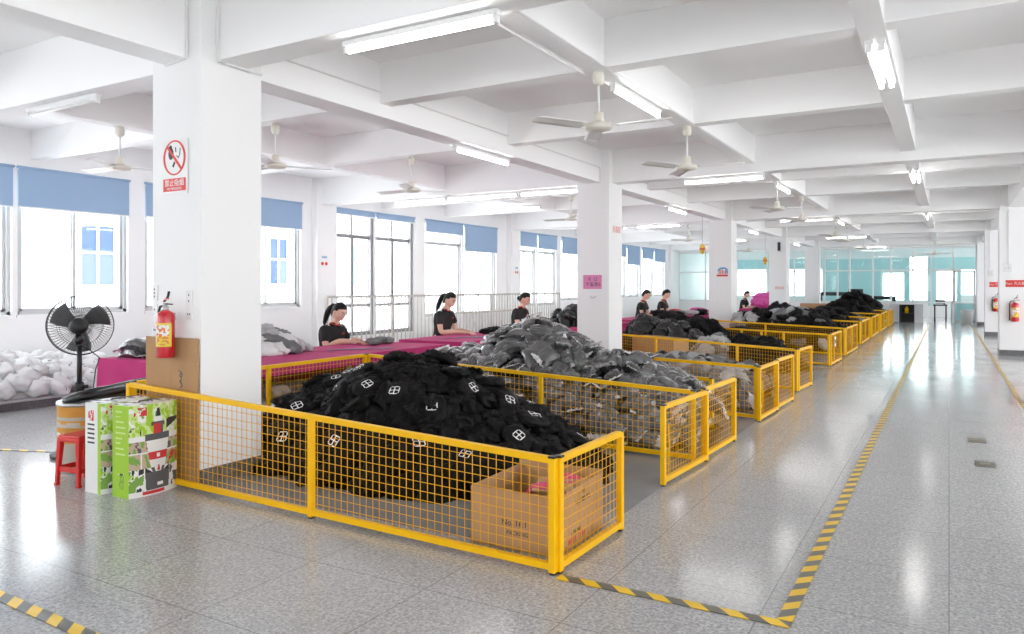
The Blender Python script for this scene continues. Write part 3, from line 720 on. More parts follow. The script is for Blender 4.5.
# second pillar signs
t = thing('pink_paper_sign', 'pink paper sign with black characters on the second pillar', 'sign', (-5.515, 12.327, 1.69))
MB().box(-.18, .18, -.003, 0, -.125, .125).build('paper', mat('pink_paper', (.72, .25, .47), .7), t)
text_mesh('lettering', '卡  口', .075, PK, t, (.0, -.004, .045), (R(90), 0, 0)); text_mesh('lettering', '个童鱼S', .085, PK, t, (.01, -.004, -.045), (R(90), 0, 0))
t = thing('pillar_bracket', 'small white bracket under the pink sign on the second pillar', 'bracket', (-5.5, 12.328, 1.42))
MB().tube([(-.05, -.005, .02), (-.03, -.03, -.01), (.03, -.03, -.01), (.05, -.005, .02)], .008, 6).build('bar', STEEL, t, True)
t = thing('red_letter_notice', 'small white notice with red characters on the aisle face of the second pillar', 'sign', (-5.196, 12.68, 2.63), R(90))
MB().box(-.23, .23, -.003, 0, -.1, .1).build('paper', SIGNW, t); text_mesh('lettering', '包装区', .13, SIGNR, t, (0, -.004, 0), (R(90), 0, 0))
t = thing('poster', 'small blue and red poster on the third pillar', 'poster', (-5.44, 20.94, 2.02))
p = MB(); p.box(-.16, .16, -.004, 0, -.13, .13); p.build('paper', SIGNW, t)
MB().tube([(-.12, -.007, .03), (-.05, -.007, .1), (.06, -.007, .11), (.13, -.007, .07), (.14, -.007, -.05)], .022, 6).build('blue_arch', mat('poster_blue', (.06, .35, .68), .5), t)
b = MB(); b.box(-.155, .155, -.006, -.004, -.125, -.075); [b.box(-.1 + k * .045, -.075 + k * .045, -.006, -.004, -.06, .03 + .02 * (k % 3)) for k in range(5)]; b.build('red_block', SIGNR, t)
t = thing('red_letter_notice', 'small white notice with red characters on the fourth pillar', 'sign', (-5.44, 29.095, 1.56))
MB().box(-.2, .2, -.003, 0, -.08, .08).build('paper', SIGNW, t); text_mesh('lettering', '质检区', .11, SIGNR, t, (0, -.004, 0), (R(90), 0, 0))
t = thing('wall_lamp', 'grey bracket lamp high on the fourth pillar', 'lamp', (-5.44, 29.09, 3.1)); MB().box(-.08, .08, -.1, 0, -.2, .2).build('housing', PLAST, t, bevel=.02); MB().box(-.05, .05, -.12, -.1, -.16, .16).build('cover', DARK, t, bevel=.01)
for x, y, z, l in [(-5.93, 20.7, 2.66, 'yellow and red paper lantern beside the third pillar'), (-5.90, 28.8, 2.58, 'yellow and red paper lantern beside the fourth pillar')]:
    t = thing('paper_lantern', l, 'lantern', (x, y, z)); t.scale = (.6, .6, .6)
    MB().lathe([(0, -.26), (.08, -.2), (.13, -.05), (.13, .08), (.08, .2), (0, .24)], 8).build('lantern_body', mat('lantern_yellow', (.75, .48, .06), .6), t, True)
    MB().lathe([(.08, -.05), (.137, -.035), (.137, .045), (.08, .06)], 8).build('red_panel', mat('lantern_red', (.66, .12, .05), .6), t, True)
    MB().tube([(0, 0, .2), (0, 0, (4.05 - z) / .6)], .006, 5).build('string', PK, t)
# right pillars
for i, (y, lb) in enumerate([(20.95, 'nearer'), (29.1, 'farther')]):
    extinguisher('red fire extinguisher on the %s of the two pillars by the aisle edge' % lb, (1.32, y - .01, .80), 0, 1.15)
    t = thing('fire_notice', 'red fire notice above the extinguisher on the %s aisle edge pillar' % lb, 'sign', (1.33, y - .004, 1.68))
    MB().box(-.19, .19, -.004, 0, -.08, .08).build('plate', SIGNR, t); text_mesh('lettering', 'Pass: 灭火器', .075, SIGNW, t, (0, -.0055, 0), (R(90), 0, 0))
    socket('white switch box above the red notice on the %s aisle edge pillar' % lb, (1.17, y - .002, 2.05), .18, .2, [(-.03, 0), (.03, 0)])

# ------------------------------------------------------------------ open carton in the front bin
t = thing('cardboard_box', 'open brown cardboard box inside the corner of the front fence', 'box', (-2.29, 4.27, .004), R(2))
BW_, BD_, BH_ = .62, .66, .355
m = MB(); a = .006
m.box(-BW_ / 2, BW_ / 2, -BD_ / 2, -BD_ / 2 + a, 0, BH_); m.box(-BW_ / 2, BW_ / 2, BD_ / 2 - a, BD_ / 2, 0, BH_ + .03); m.box(-BW_ / 2, -BW_ / 2 + a, -BD_ / 2, BD_ / 2, 0, BH_); m.box(BW_ / 2 - a, BW_ / 2, -BD_ / 2, BD_ / 2, 0, BH_ + .01); m.box(-BW_ / 2, BW_ / 2, -BD_ / 2, BD_ / 2, 0, a)
m.build('carton', CARD2, t)
MB().bar((-.02, -.0, BH_ - .03), (BW_ / 2 - .01, .1, BH_ - .025), .36, .006).build('inner_flap', CARD2, t)
def crump(u, v): return ((u - .5) * .34 + .1, (v - .5) * .4 + .08, BH_ - .07 + .05 * noise.noise((u * 4, v * 4, 2)) + .05 * (1 - (2 * u - 1) ** 2))
k = thing('pink_cloth', 'crumpled pink cloth lying inside the open cardboard box', 'cloth', t.matrix_basis @ Vector((0, 0, 0)), R(2))
o = MB().grid(crump, 20, 20).build('cloth', mat('rose_cloth', (.66, .07, .20), .8), k, True); s = o.modifiers.new('thick', 'SOLIDIFY'); s.thickness = .02
for s, sz, z, dx in [('W-1388 PCS', .045, .27, 0), ('CTN NO.', .04, .1, -.1)]: text_mesh('lettering', s, sz, PK, t, (BW_ / 2 + .001, dx, z), (R(90), 0, R(90)))
text_mesh('lettering', 'MADE IN CHINA', .04, SIGNR, t, (BW_ / 2 + .001, -.1, .06), (R(90), 0, R(90)))
text_mesh('lettering', 'No. 16:1', .05, PK, t, (.0, -BD_ / 2 - .001, .16), (R(90), 0, 0)); text_mesh('lettering', 'PACKING', .035, PK, t, (.02, -BD_ / 2 - .001, .1), (R(90), 0, 0))

# ------------------------------------------------------------------ stairwell railing
t = thing('stair_railing', 'pale metal stair railing in front of the tall stairwell window', 'railing', (-11.2, 11.55, 0))
LR = 10.8; HR = 1.39
MB().bar((0, 0, HR), (0, LR, HR), .05, .05).build('top_rail', RAILM, t, bevel=.005); MB().bar((0, 0, .22), (0, LR, .22), .035, .035).build('bottom_rail', RAILM, t)
for k in range(6): MB().bar((0, LR * k / 5, 0), (0, LR * k / 5, HR), .055).build('post', RAILM, t, bevel=.004)
for k in range(1, 70):
    if k % 14: MB().bar((0, LR * k / 70, .22), (0, LR * k / 70, HR), .022).build('baluster', RAILM, t)
t = thing('low_cabinet', 'long low white cabinet under the windows behind the stair railing', 'cabinet', (-12.0, 17.2, 0))
MB().box(-.2, .2, 0, 3.0, .05, .85).build('body', PLAST, t, bevel=.005); MB().box(-.23, .23, -.03, 3.03, .85, .9).build('worktop', RAILM, t, bevel=.005)
for k in range(4): d = MB().box(.2, .215, .03 + k * .75, .72 + k * .75, .1, .82).build('door', PLAST, t, bevel=.003); MB().box(.215, .23, .1 + k * .75, .13 + k * .75, .45, .6).build('handle', STEEL, d)
MB().box(-.17, .17, .03, 2.97, 0, .05).build('plinth', DARK, t)

# ------------------------------------------------------------------ tables with magenta cloths
def work_table(label, clabel, x0, x1, y0, y1, hang=(.62, .62, .62, .62), z=.75, shelf=False, clothm=None):
    t = thing('work_table', label, 'table', ((x0 + x1) / 2, (y0 + y1) / 2, 0)); a, b = (x1 - x0) / 2, (y1 - y0) / 2
    MB().box(-a, a, -b, b, z - .045, z - .008).build('tabletop', WOOD, t)
    for sx in (-1, 1):
        for sy in (-1, 1): MB().bar((sx * (a - .06), sy * (b - .06), 0), (sx * (a - .06), sy * (b - .06), z - .045), .045).build('leg', STEEL, t)
    if shelf: MB().box(-a + .05, a - .05, -b + .05, b - .05, .30, .33).build('shelf', ALU, t)
    c = thing('table_cloth', clabel, 'tablecloth', t.location)
    m = MB(); e = .012
    m.grid(lambda u, v: ((2 * u - 1) * (a + e), (2 * v - 1) * (b + e), z + .004 * noise.noise((u * 4 + x0, v * 4, 0))), 12, 12)
    def skirt(p, q, out, h, sd):
        p = Vector(p); q = Vector(q); out = Vector(out)
        def f(u, v):
            w = .022 * v * math.sin(u * (q - p).length * 13 + sd) + .012 * v * noise.noise((u * 6 + sd, v, 0)) + .025 * v
            pt = p.lerp(q, u) + out * w; return (pt.x, pt.y, z - v * h)
        m.grid(f, 48, 8)
    A, B = a + e, b + e
    if hang[0]: skirt((A, -B, 0), (A, B, 0), (1, 0, 0), hang[0], 1)
    if hang[1]: skirt((-A, -B, 0), (-A, B, 0), (-1, 0, 0), hang[1], 2)
    if hang[2]: skirt((-A, -B, 0), (A, -B, 0), (0, -1, 0), hang[2], 3)
    if hang[3]: skirt((-A, B, 0), (A, B, 0), (0, 1, 0), hang[3], 4)
    m.build('cloth', clothm or PINK, c, True)
    return t
work_table('table behind the front pillar holding grey garments, shelf below', 'magenta cloth on the first table behind the front pillar', -8.8, -6.48, 5.28, 7.2, (.13, .6, .45, .5), shelf=True)
work_table('table where the first seated woman works', 'magenta cloth on the table of the first seated woman', -7.8, -6.46, 7.25, 9.1)
work_table('long table where the second and third women work', 'magenta cloth on the long table of the second woman', -7.7, -6.5, 9.6, 14.6)
work_table('table where the two men work past the second pillar', 'magenta cloth on the table of the two men', -7.5, -6.1, 17.6, 23.2, z=.78)
work_table('far table past the third pillar', 'pink cloth on the far table past the third pillar', -7.1, -5.9, 29.9, 32.6, (.25, .3, .25, .3))
# furniture at the end partition
t = thing('storage_cabinet', 'dark open cabinet with shelves below the end glass', 'cabinet', (-1.4, 38.55, 0))
m = MB(); m.box(-.55, -.5, -.25, .25, 0, .82); m.box(.0, .05, -.25, .25, 0, .82); m.box(-.55, .05, .2, .25, 0, .82); m.build('carcass', DARK, t); MB().box(-.55, .05, -.25, .25, .8, .84).build('top', PLAST, t)
MB().box(-.5, 0, -.24, .2, .38, .41).build('shelf', DARK, t); MB().box(.06, .4, -.25, .25, 0, .83).build('door', ALU, t, bevel=.004)
t = thing('yellow_bottle', 'yellow container standing in the dark cabinet by the end glass', 'container', (-1.66, 38.5, .41)); MB().lathe([(0, 0), (.08, 0), (.085, .2), (.04, .26), (.04, .3), (0, .3)], 12).build('body', YEL, t, True)
t = thing('trash_bin', 'white round trash bin by the glass door', 'bin', (.68, 38.3, 0)); MB().lathe([(0, .0), (.2, 0), (.25, .55), (.26, .56), (.26, .60), (.0, .60)], 24).build('body', PLAST, t, True); MB().lathe([(.262, .55), (.27, .56), (.27, .60), (.25, .61)], 24).build('rim', ALU, t, True)
t = thing('reception_counter', 'pale counter behind the glass door', 'counter', (.62, 40.2, 0)); MB().box(-.55, .6, -.25, .25, 0, .86).build('body', TEAL, t); MB().box(-.6, .65, -.3, .3, .86, .92).build('top', PLAST, t)
for x, y, w_, h_, l in [(-.35, 40.5, .28, 1.0, 'dark sewing machine stand seen through the doorway'), (-5.0, 40.4, 1.0, 1.35, 'dark machine rack behind the end glass, widest one'), (-4.2, 42.8, .5, 1.5, 'tall dark machine behind the end glass'), (-2.9, 41.6, .9, 1.15, 'low dark machine behind the end glass')]:
    t = thing('sewing_machine', l, 'machine', (x, y, 0)); MB().box(-w_, w_, -.3, .3, .72, .78).build('table', DARK, t)
    for s in (-1, 1): MB().box(s * (w_ - .05) - .03, s * (w_ - .05) + .03, -.25, .25, 0, .72).build('leg', DARK, t)
    MB().box(-w_ * .7, w_ * .7, -.1, .12, h_ - .18, h_).build('arm', DARK, t, bevel=.02); MB().box(w_ * .45, w_ * .7, -.1, .12, .78, h_ - .17).build('column', DARK, t, bevel=.02); MB().box(-w_ * .7, -w_ * .5, -.08, .1, .86, h_ - .17).build('needle_head', DARK, t, bevel=.01)

for y, z, l in [(12.55, 2.2, 'small pale notice with red marks on the pilaster left of the stairwell window'), (21.3, 2.15, 'small pale notice with red marks on the pilaster left of the third woman')]:
    t = thing('wall_notice', l, 'sign', (-12.238, y, z), R(90))
    MB().box(-.13, .13, -.003, 0, -.13, .13).build('paper', SIGNW, t)
    m = MB(); m.ball((-.06, -.0035, -.07), (.045, .001, .04), 8); m.ball((.06, -.0035, -.07), (.045, .001, .04), 8); m.build('red_mark', SIGNR, t)
    MB().box(-.08, .08, -.0045, -.003, .05, .1).build('blue_mark', BLIND, t)

t = thing('cardboard_box', 'brown carton behind the mesh just right of the second pillar', 'box', (-5.0, 14.45, .004), R(-30))
m = MB(); m.box(-.62, .62, -.2, -.19, 0, .6); m.box(-.62, .62, .19, .2, 0, .6); m.box(-.62, -.61, -.2, .2, 0, .6); m.box(.61, .62, -.2, .2, 0, .6); m.box(-.62, .62, -.2, .2, 0, .01); m.build('carton', CARD2, t)
MB().bar((-.6, -.2, .6), (.6, -.2, .6), .02, .004).build('flap', CARD2, t)
# ------------------------------------------------------------------ people
def skin_mesh(name, verts, edges, radii, material, parent, root=0, sub=2, extra=None, keepmesh=None):
    me = bpy.data.meshes.new(name); me.from_pydata(verts, edges, [])
    o = bpy.data.objects.new(name, me); COL.objects.link(o)
    o.modifiers.new('s', 'SKIN'); sv = me.skin_vertices[0].data
    for i, r in enumerate(radii): sv[i].radius = r if isinstance(r, tuple) else (r, r); sv[i].use_root = (i == root)
    s = o.modifiers.new('d', 'SUBSURF'); s.levels = sub; s.render_levels = sub
    bpy.context.view_layer.update()
    out = bpy.data.meshes.new_from_object(o.evaluated_get(bpy.context.evaluated_depsgraph_get()))
    bpy.data.objects.remove(o); bpy.data.meshes.remove(me)
    if extra:
        bm = bmesh.new(); bm.from_mesh(out)
        tmp = extra.mesh('t', material, True); bm.from_mesh(tmp); bpy.data.meshes.remove(tmp)
        bm.to_mesh(out); bm.free()
    out.materials.clear(); out.materials.append(material)
    out.polygons.foreach_set('use_smooth', [True] * len(out.polygons))
    for p in out.polygons: p.material_index = 0
    c = bpy.data.objects.new(name, out); COL.objects.link(c); c.parent = parent
    return c
EYEW = mat('eye_white', (.75, .74, .72), .3); LIP = mat('lips', (.50, .14, .13), .5); SHIRT = mat('black_polo', (.010, .010, .011), .8, bump=.1, bscale=60); TRIM = mat('red_trim', (.60, .03, .025), .7)
def person(label, loc, rz, seat, s=1.18, female=True, hair='ponytail', turn=0, group='seated workers', reach=(.0, .0), standing=False):
    """local +Y is where the person faces; loc is the floor point under the hips"""
    t = thing('person', label, 'person', loc, rz, group); t.scale = (s, s, s)
    h = seat / s                                    # seat height in body units
    sw = .165 if female else .185
    P = []; E = []; RD = []
    def v(p, r): P.append(Vector(p)); RD.append(r); return len(P) - 1
    pel = v((0, 0, h + .09), (.125, .10)); wa = v((0, .02, h + .25), (.105, .085)); ch = v((0, .055, h + .42), (.125, .095)); nb = v((0, .085, h + .545), (.06, .058)); nk = v((0, .105, h + .595), (.048, .05)); sk = v((0, .125, h + .655), (.05, .055))
    E += [(pel, wa), (wa, ch), (ch, nb), (nb, nk), (nk, sk)]
    Fc = MB()
    hands = []; az = (.79 - seat) / s
    for sgn in (-1, 1):
        sh = v((sgn * sw, .065, h + .482), (.046, .046)); el = v((sgn * (sw + .055), .13, h + max(.24, az - .07)), (.043, .043)); fa = v((sgn * (sw * .6 + .05), .27, h + az + .012), (.037, .037)); wr = v((sgn * .085 + reach[0], .385 + reach[1], h + az + .008), (.026, .022))
        pa = v((sgn * .06 + reach[0], .45 + reach[1], h + az), (.028, .014))
        E += [(ch, sh), (sh, el), (el, fa), (fa, wr), (wr, pa)]
        hands.append((sgn, P[wr].copy(), P[pa].copy()))
        hp = v((sgn * .095, .02, h + .07), (.092, .085)); kn = v((sgn * .12, .43, h + .045), (.062, .062)); an = v((sgn * .125, .40, .085), (.042, .045)); to = v((sgn * .13, .53, .04), (.042, .034))
        E += [(pel, hp), (hp, kn), (kn, an), (an, to)]
    # fingers: five separate chains rooted in each palm
    for sgn, w_, p_ in hands:
        d = (p_ - w_).normalized(); side = Vector((d.y, -d.x, 0)) * 1
        for q, (off, L) in enumerate([(-.027, .082), (-.009, .096), (.009, .092), (.026, .074)]):
            a = p_ + side * off * .8 + d * .008; b = a + d * L * .5 + Vector((0, 0, .004)); c = b + d * L * .35 + Vector((0, 0, -.016)); e = c + d * L * .15 + Vector((0, 0, -.016))
            Fc.tube([a, b, c, e], [.0095, .009, .0085, .006], 8)
        a = w_.lerp(p_, .35) + side * (-sgn * .022); b = a + d * .03 + side * (-sgn * .026); c = b + d * .026 + side * (-sgn * .006)
        Fc.tube([a, b, c], [.011, .010, .007], 8)
    # head: one sculpted ball joined to the body mesh
    hc = Vector((0, .152, h + .696)); tilt = R(-28)
    rot = Matrix.Rotation(R(turn), 3, 'Z') @ Matrix.Rotation(tilt, 3, 'X')
    Hm = MB()
    def hf(d):
        k = 1.0
        if d.y > 0:
            k *= 1 - .05 * max(0, d.z) ** 2
            k += .17 * math.exp(-((d.x / .17) ** 2 + ((d.z + .16) / .15) ** 2)) * d.y          # nose
            k -= .05 * sum(math.exp(-(((d.x - q * .36) / .16) ** 2 + ((d.z - .10) / .12) ** 2)) for q in (-1, 1))  # eye sockets
            k += .035 * math.exp(-((d.x / .22) ** 2 + ((d.z + .50) / .10) ** 2))               # lips
            k += .05 * math.exp(-((d.x / .25) ** 2 + ((d.z + .85) / .16) ** 2))                # chin
        if d.z < -.2: k *= 1 - .14 * abs(d.x) * (-d.z)
        return k
    Hm.ball((0, 0, 0), (.073, .092, .112), 22, 0, hf)
    for q in (-1, 1): Hm.ball((q * .075, -.005, -.008), (.012, .02, .031), 8)
    Hm.v = [tuple(rot @ Vector(p) + hc) for p in Hm.v]
    Hm.add(Fc.v, Fc.f)
    skin_mesh('body', P, E, RD, SKIN, t, pel, 2, Hm)
    hd = lambda p: tuple(rot @ Vector(p) + hc)
    def srf(x, z, out=0.0):
        k = 1.0
        for _ in range(8):
            dx, dz = x / (.073 * k), z / (.112 * k); d = Vector((dx, math.sqrt(max(.02, 1 - dx * dx - dz * dz)), dz)); k = hf(d)
        return hd((x, .092 * d.y * k + out, z))
    for q in (-1, 1):
        e = MB(); c_ = srf(q * .029, .012, -.002); e.ball(c_, (.0115, .0075, .0065), 8); e = e.build('eye', EYEW, t, True)
        MB().ball(srf(q * .029, .010, .0035), (.0055, .004, .0058), 8).build('iris', PK, e, True)
        MB().tube([srf(q * .016, .021, .003), srf(q * .029, .0225, .004), srf(q * .043, .016, .003)], .0022, 6).build('eyelid', HAIR, e, True)
        MB().tube([srf(q * .014, .037, .001), srf(q * .03, .0405, .002), srf(q * .046, .034, .001)], [.002, .0034, .0015], 6).build('eyebrow', HAIR, t, True)
    MB().tube([srf(-.021, -.055, -.001), srf(-.009, -.053, .002), srf(.009, -.053, .002), srf(.021, -.055, -.001)], [.002, .0058, .0058, .002], 8).build('mouth', LIP, t, True)
    # hair: shell over crown, temples and nape, open at the face and ears; then ponytail or bun
    Hh = MB(); nu, nv = 44, 56
    def zmin(d):
        f = d.y; side = abs(d.x)
        fr = .60 - .28 * max(0, side - .45) if female else .56 - .10 * max(0, side - .4)
        if f > .38: return fr
        if f > -.12: return -.02 + (fr + .02) * ((f + .12) / .5) ** 1.3
        return max(-.78 if female else -.62, -.02 + (f + .12) * 1.9)
    def hdir(u, v):
        th = u * PI * .80; ph = 2 * PI * v; return Vector((math.sin(th) * math.sin(ph), math.sin(th) * math.cos(ph), math.cos(th)))
    def hp_(d):
        g = min(1, max(0, (d.z - zmin(d)) / .28)); k = 1.018 + .075 * g + .012 * noise.noise(Vector((d.x * 16, d.y * 4, d.z * 4)))
        if not female: k -= .02 * g
        return (d.x * .074 * k, d.y * .0925 * k - .003, d.z * .112 * k)
    vs = [[len(Hh.v) for _ in ()] for _ in ()]
    keep = {}
    for i in range(nu):
        for j in range(nv):
            q4 = [hdir(i / nu, j / nv), hdir((i + 1) / nu, j / nv), hdir((i + 1) / nu, (j + 1) / nv), hdir(i / nu, (j + 1) / nv)]
            c_ = (q4[0] + q4[2]) / 2
            if c_.z > zmin(c_): Hh.add([hp_(d) for d in q4], [(0, 1, 2, 3)])
    if hair == 'ponytail': Hh.tube([(0, -.085, .035), (0, -.118, .03), (0, -.142, -.02), (.004, -.15, -.09), (0, -.148, -.16), (0, -.14, -.22), (.0, -.13, -.26)], [.02, .024, .033, .036, .031, .022, .005], 14)
    if hair == 'bun': Hh.ball((0, -.105, -.04), (.040, .034, .038), 12)
    Hh.v = [hd(p_) for p_ in Hh.v]
    o = Hh.build('hair', HAIR, t, True)
    # black polo shirt with short sleeves, red collar edge and chest mark
    SP = []; SE = []; SR = []
    def sv(p, r): SP.append(p); SR.append(r); return len(SP) - 1
    a0 = sv((0, -.005, h - .01), (.185, .155)); a = sv((0, .008, h + .15), (.158, .128)); b = sv((0, .022, h + .27), (.132, .108)); c = sv((0, .055, h + .42), (.142, .112)); d = sv((0, .078, h + .525), (.100, .088)); SE += [(a0, a), (a, b), (b, c), (c, d)]
    for sgn in (-1, 1):
        x = sv((sgn * sw, .066, h + .492), (.066, .066)); y = sv((sgn * (sw + .027), .098, h + .395), (.060, .060)); z = sv((sgn * (sw + .038), .11, h + .345), (.061, .061)); SE += [(c, x), (x, y), (y, z)]
    sh = skin_mesh('polo_shirt', SP, SE, SR, SHIRT, t, a0, 2)
    col = MB(); ring = []
    col.lathe([(.062, .548), (.074, .54), (.066, .585), (.058, .59)], 24, (0, 0, 0)); col.v = [(p[0], p[1] * .95 + .085 + (p[2] - .55) * .3, p[2] + h - .015 - (.025 if p[1] > .04 else 0)) for p in col.v]
    cl = col.build('collar', SHIRT, sh, True)
    MB().tube([(.067 * math.sin(k * 2 * PI / 24), .067 * math.cos(k * 2 * PI / 24) * .95 + .092, h + .566 - (.028 * max(0, math.cos(k * 2 * PI / 24)))) for k in range(24)], .0065, 6, close=True).build('collar_trim', TRIM, cl, True)
    mk = MB(); mk.ball((-.072, .158, h + .44), (.02, .008, .013), 8); mk.build('chest_mark', TRIM, sh, True)
    # trousers and shoes
    TP = [(0, 0, h + .10)]; TE = []; TR_ = [(.135, .115)]
    for sgn in (-1, 1):
        i = len(TP); TP += [(sgn * .095, .02, h + .072), (sgn * .12, .43, h + .047), (sgn * .125, .405, .10)]; TR_ += [(.105, .095), (.076, .074), (.06, .06)]; TE += [(0, i), (i, i + 1), (i + 1, i + 2)]
    skin_mesh('trousers', TP, TE, TR_, TROU, t, 0, 2)
    for sgn in (-1, 1): MB().ball((sgn * .128, .47, .045), (.05, .13, .045), 10).build('shoe', BLK, t, True)
    return t
def work_stool(loc, rz, hgt, label):
    t = thing('work_stool', label, 'stool', loc, rz)
    MB().box(-.17, .17, -.15, .15, hgt - .03, hgt).build('seat', WOOD, t, bevel=.01)
    for sx in (-1, 1):
        for sy in (-1, 1): MB().bar((sx * .13, sy * .11, hgt - .03), (sx * .15, sy * .13, 0), .03).build('leg', STEEL, t)
    return t
FOLK = [('seated woman with a ponytail in a black polo nearest the front pillar', -8.1, 8.4, -84, .34, True, 'ponytail', -4),
        ('seated woman with a ponytail in a black polo before the stair railing', -8.0, 11.15, -84, .48, True, 'ponytail', -8),
        ('seated woman with tied hair in a black polo just left of the second pillar', -7.95, 13.85, -86, .46, True, 'bun', 0),
        ('seated man with short hair in a black polo just right of the second pillar', -7.6, 20.25, -85, .50, False, 'short', 8),
        ('seated man with short hair in a black polo, second right of the second pillar', -7.6, 22.0, -85, .50, False, 'short', 6),
        ('seated man in a black polo beside the pink fabric past the third pillar', -7.25, 31.0, -92, .42, False, 'short', 5)]
for k, (lb, x, y, a, seat, fem, hr, tn_) in enumerate(FOLK):
    person(lb, (x, y, 0), R(a), seat, 1.27, fem, hr, tn_)
    work_stool((x, y, 0), R(a), seat + .02, ['plain work stool under the woman nearest the front pillar', 'plain work stool under the second woman', 'plain work stool under the third woman', 'plain work stool under the man next to the second pillar', 'plain work stool under the second man', 'plain work stool under the man by the pink fabric'][k])
# ------------------------------------------------------------------ garments, bags and their heaps
def fold_noise(p, s=1.0):
    w = Vector((noise.noise(p * 1.3), noise.noise(p * 1.3 + Vector((9, 2, 4))), noise.noise(p * 1.3 + Vector((1, 7, 3))))) * .35
    a = noise.noise((p + w) * 2.6 * s); b = noise.noise((p + w) * 6.1 * s + Vector((3, 1, 2)))
    return (1 - min(1, abs(a) * 3.2)) * .75 + (1 - min(1, abs(b) * 3)) * .32 - .05
def garment(name, seed, dims, material, amp=.22, n=16):
    off = Vector((seed * 3.7, seed * 1.3, -seed * 2.1)); m = MB()
    def fn(d):
        q = Vector((d.x * dims[0], d.y * dims[1], d.z * dims[2])) * 4.6 + off
        sq = (abs(d.x) ** 4 + abs(d.y) ** 4 + abs(d.z) ** 4) ** -.25
        return (sq * .55 + .45) * (1 + amp * (fold_noise(q) - .35))
    m.ball((0, 0, 0), dims, n, 0, fn)
    return m
def logo(parent, src, seed):
    """white square mark (ring with four panes) that follows the cloth it is printed on"""
    from mathutils.bvhtree import BVHTree
    tr = BVHTree.FromPolygons([Vector(p) for p in src.v], src.f); s = .054; n = 22; m = MB()
    def pt(u, v):
        x, y = (2 * u - 1) * s, (2 * v - 1) * s
        hit = tr.ray_cast(Vector((x, y, 1)), Vector((0, 0, -1)))[0]
        return (x, y, (hit.z if hit else 0) + .004)
    def inside(u, v):
        a, b = abs(2 * u - 1), abs(2 * v - 1)
        if a + b > 1.72: return False
        return max(a, b) > .78 or a < .13 or b < .13
    for i in range(n):
        for j in range(n):
            u, v = i / n, j / n
            if inside(u + .5 / n, v + .5 / n): m.add([pt(u, v), pt(u + 1 / n, v), pt(u + 1 / n, v + 1 / n), pt(u, v + 1 / n)], [(0, 1, 2, 3)])
    return m.build('white_logo', SIGNW, parent)
def proto_garment(name, cat, seed, dims, material, amp=.22, with_logo=False, n=16, cord=None):
    t = thing(name, 'x', cat)
    gm = garment(name, seed, dims, material, amp, n)
    if with_logo: logo(t, gm, seed)
    o = gm.build('body', material, t, True)
    if cord:
        c = MB(); c.tube([(dims[0] * .1, .01, dims[2] * 1.06), (dims[0] * .35, dims[1] * .1, dims[2] * 1.0), (dims[0] * .5, -.03, dims[2] * .9)], .0045, 5); c.build('drawstring', cord, t, True)
    return t
def poly_bag(seed, material, W=.21, D=.15, T=.062):
    t = thing('poly_bag', 'x', 'bag')
    off = Vector((seed * 5.1, seed * 2.3, 0))
    def edge(u, v): return (1 - abs(2 * u - 1) ** 3.2) * (1 - abs(2 * v - 1) ** 3.2)
    def f(sgn):
        def g(u, v):
            x = (2 * u - 1) * W; y = (2 * v - 1) * D
            e = max(edge(u, v), 0) ** .5
            pin = 1 - .10 * (2 * u - 1) ** 2
            lo = noise.noise(Vector((x * 5, y * 6, sgn)) + off); end = abs(2 * u - 1) ** 3
            wr = math.sin(v * 30 + 2.5 * noise.noise(Vector((x * 8, y * 3, 2)) + off)) * (.0012 + .010 * end)
            rg = (1 - min(1, abs(noise.noise(Vector((x * 7, y * 11, 4 + sgn)) + off)) * 4)) * .009
            y2 = y * pin + .014 * noise.noise(Vector((x * 6, 2, seed)))
            bend = -.05 * (x / W) ** 2 + .02 * math.sin(seed * 2 + x * 6)
            return (x, y2, sgn * (T * e * (1 + .22 * lo) + rg * e) + bend + wr * (.3 + .7 * e))
        return g
    m = MB(); m.grid(f(1), 30, 26); m.grid(f(-1), 24, 16)
    m.build('filled_bag', material, t, True)
    for s in (-1, 1):
        def h(u, v, s=s):
            x = s * (W * .93 + u * .085); y = (2 * v - 1) * D * (.84 + .16 * u)
            return (x, y, -.05 + .03 * math.sin(seed * 2 + x * 6) + .026 * noise.noise(Vector((v * 9 + seed, u * 2, s))) - .03 * u * (seed % 2))
        o = MB().grid(h, 4, 20).build('film_edge', FILM, t, True); k = o.modifiers.new('thick', 'SOLIDIFY'); k.thickness = .004
    return t
def cap_piece(seed, material):
    """grey folded cap / visor bundle: an arched shell with an open dark mouth and a brim"""
    t = thing('folded_cap', 'x', 'cap')
    m = MB()
    def f(u, v):
        a = PI * u; r = .10 * (1 - .35 * v ** 2); z = math.sin(a) * r * 1.05; n = 1 + .12 * noise.noise(Vector((a * 2, v * 3, seed)))
        return ((v - .5) * .26, math.cos(a) * r * n * 1.1, z * n)
    m.grid(f, 18, 10); o = m.build('crown_shell', material, t, True); s = o.modifiers.new('thick', 'SOLIDIFY'); s.thickness = .012
    b = MB().grid(lambda u, v: (-.13 - .07 * u, (2 * v - 1) * (.10 - .035 * u ** 2), .02 + .03 * (1 - (2 * v - 1) ** 2) - .02 * u), 5, 12).build('brim', LGRY if seed % 2 else material, t, True)
    s = b.modifiers.new('thick', 'SOLIDIFY'); s.thickness = .008
    return t

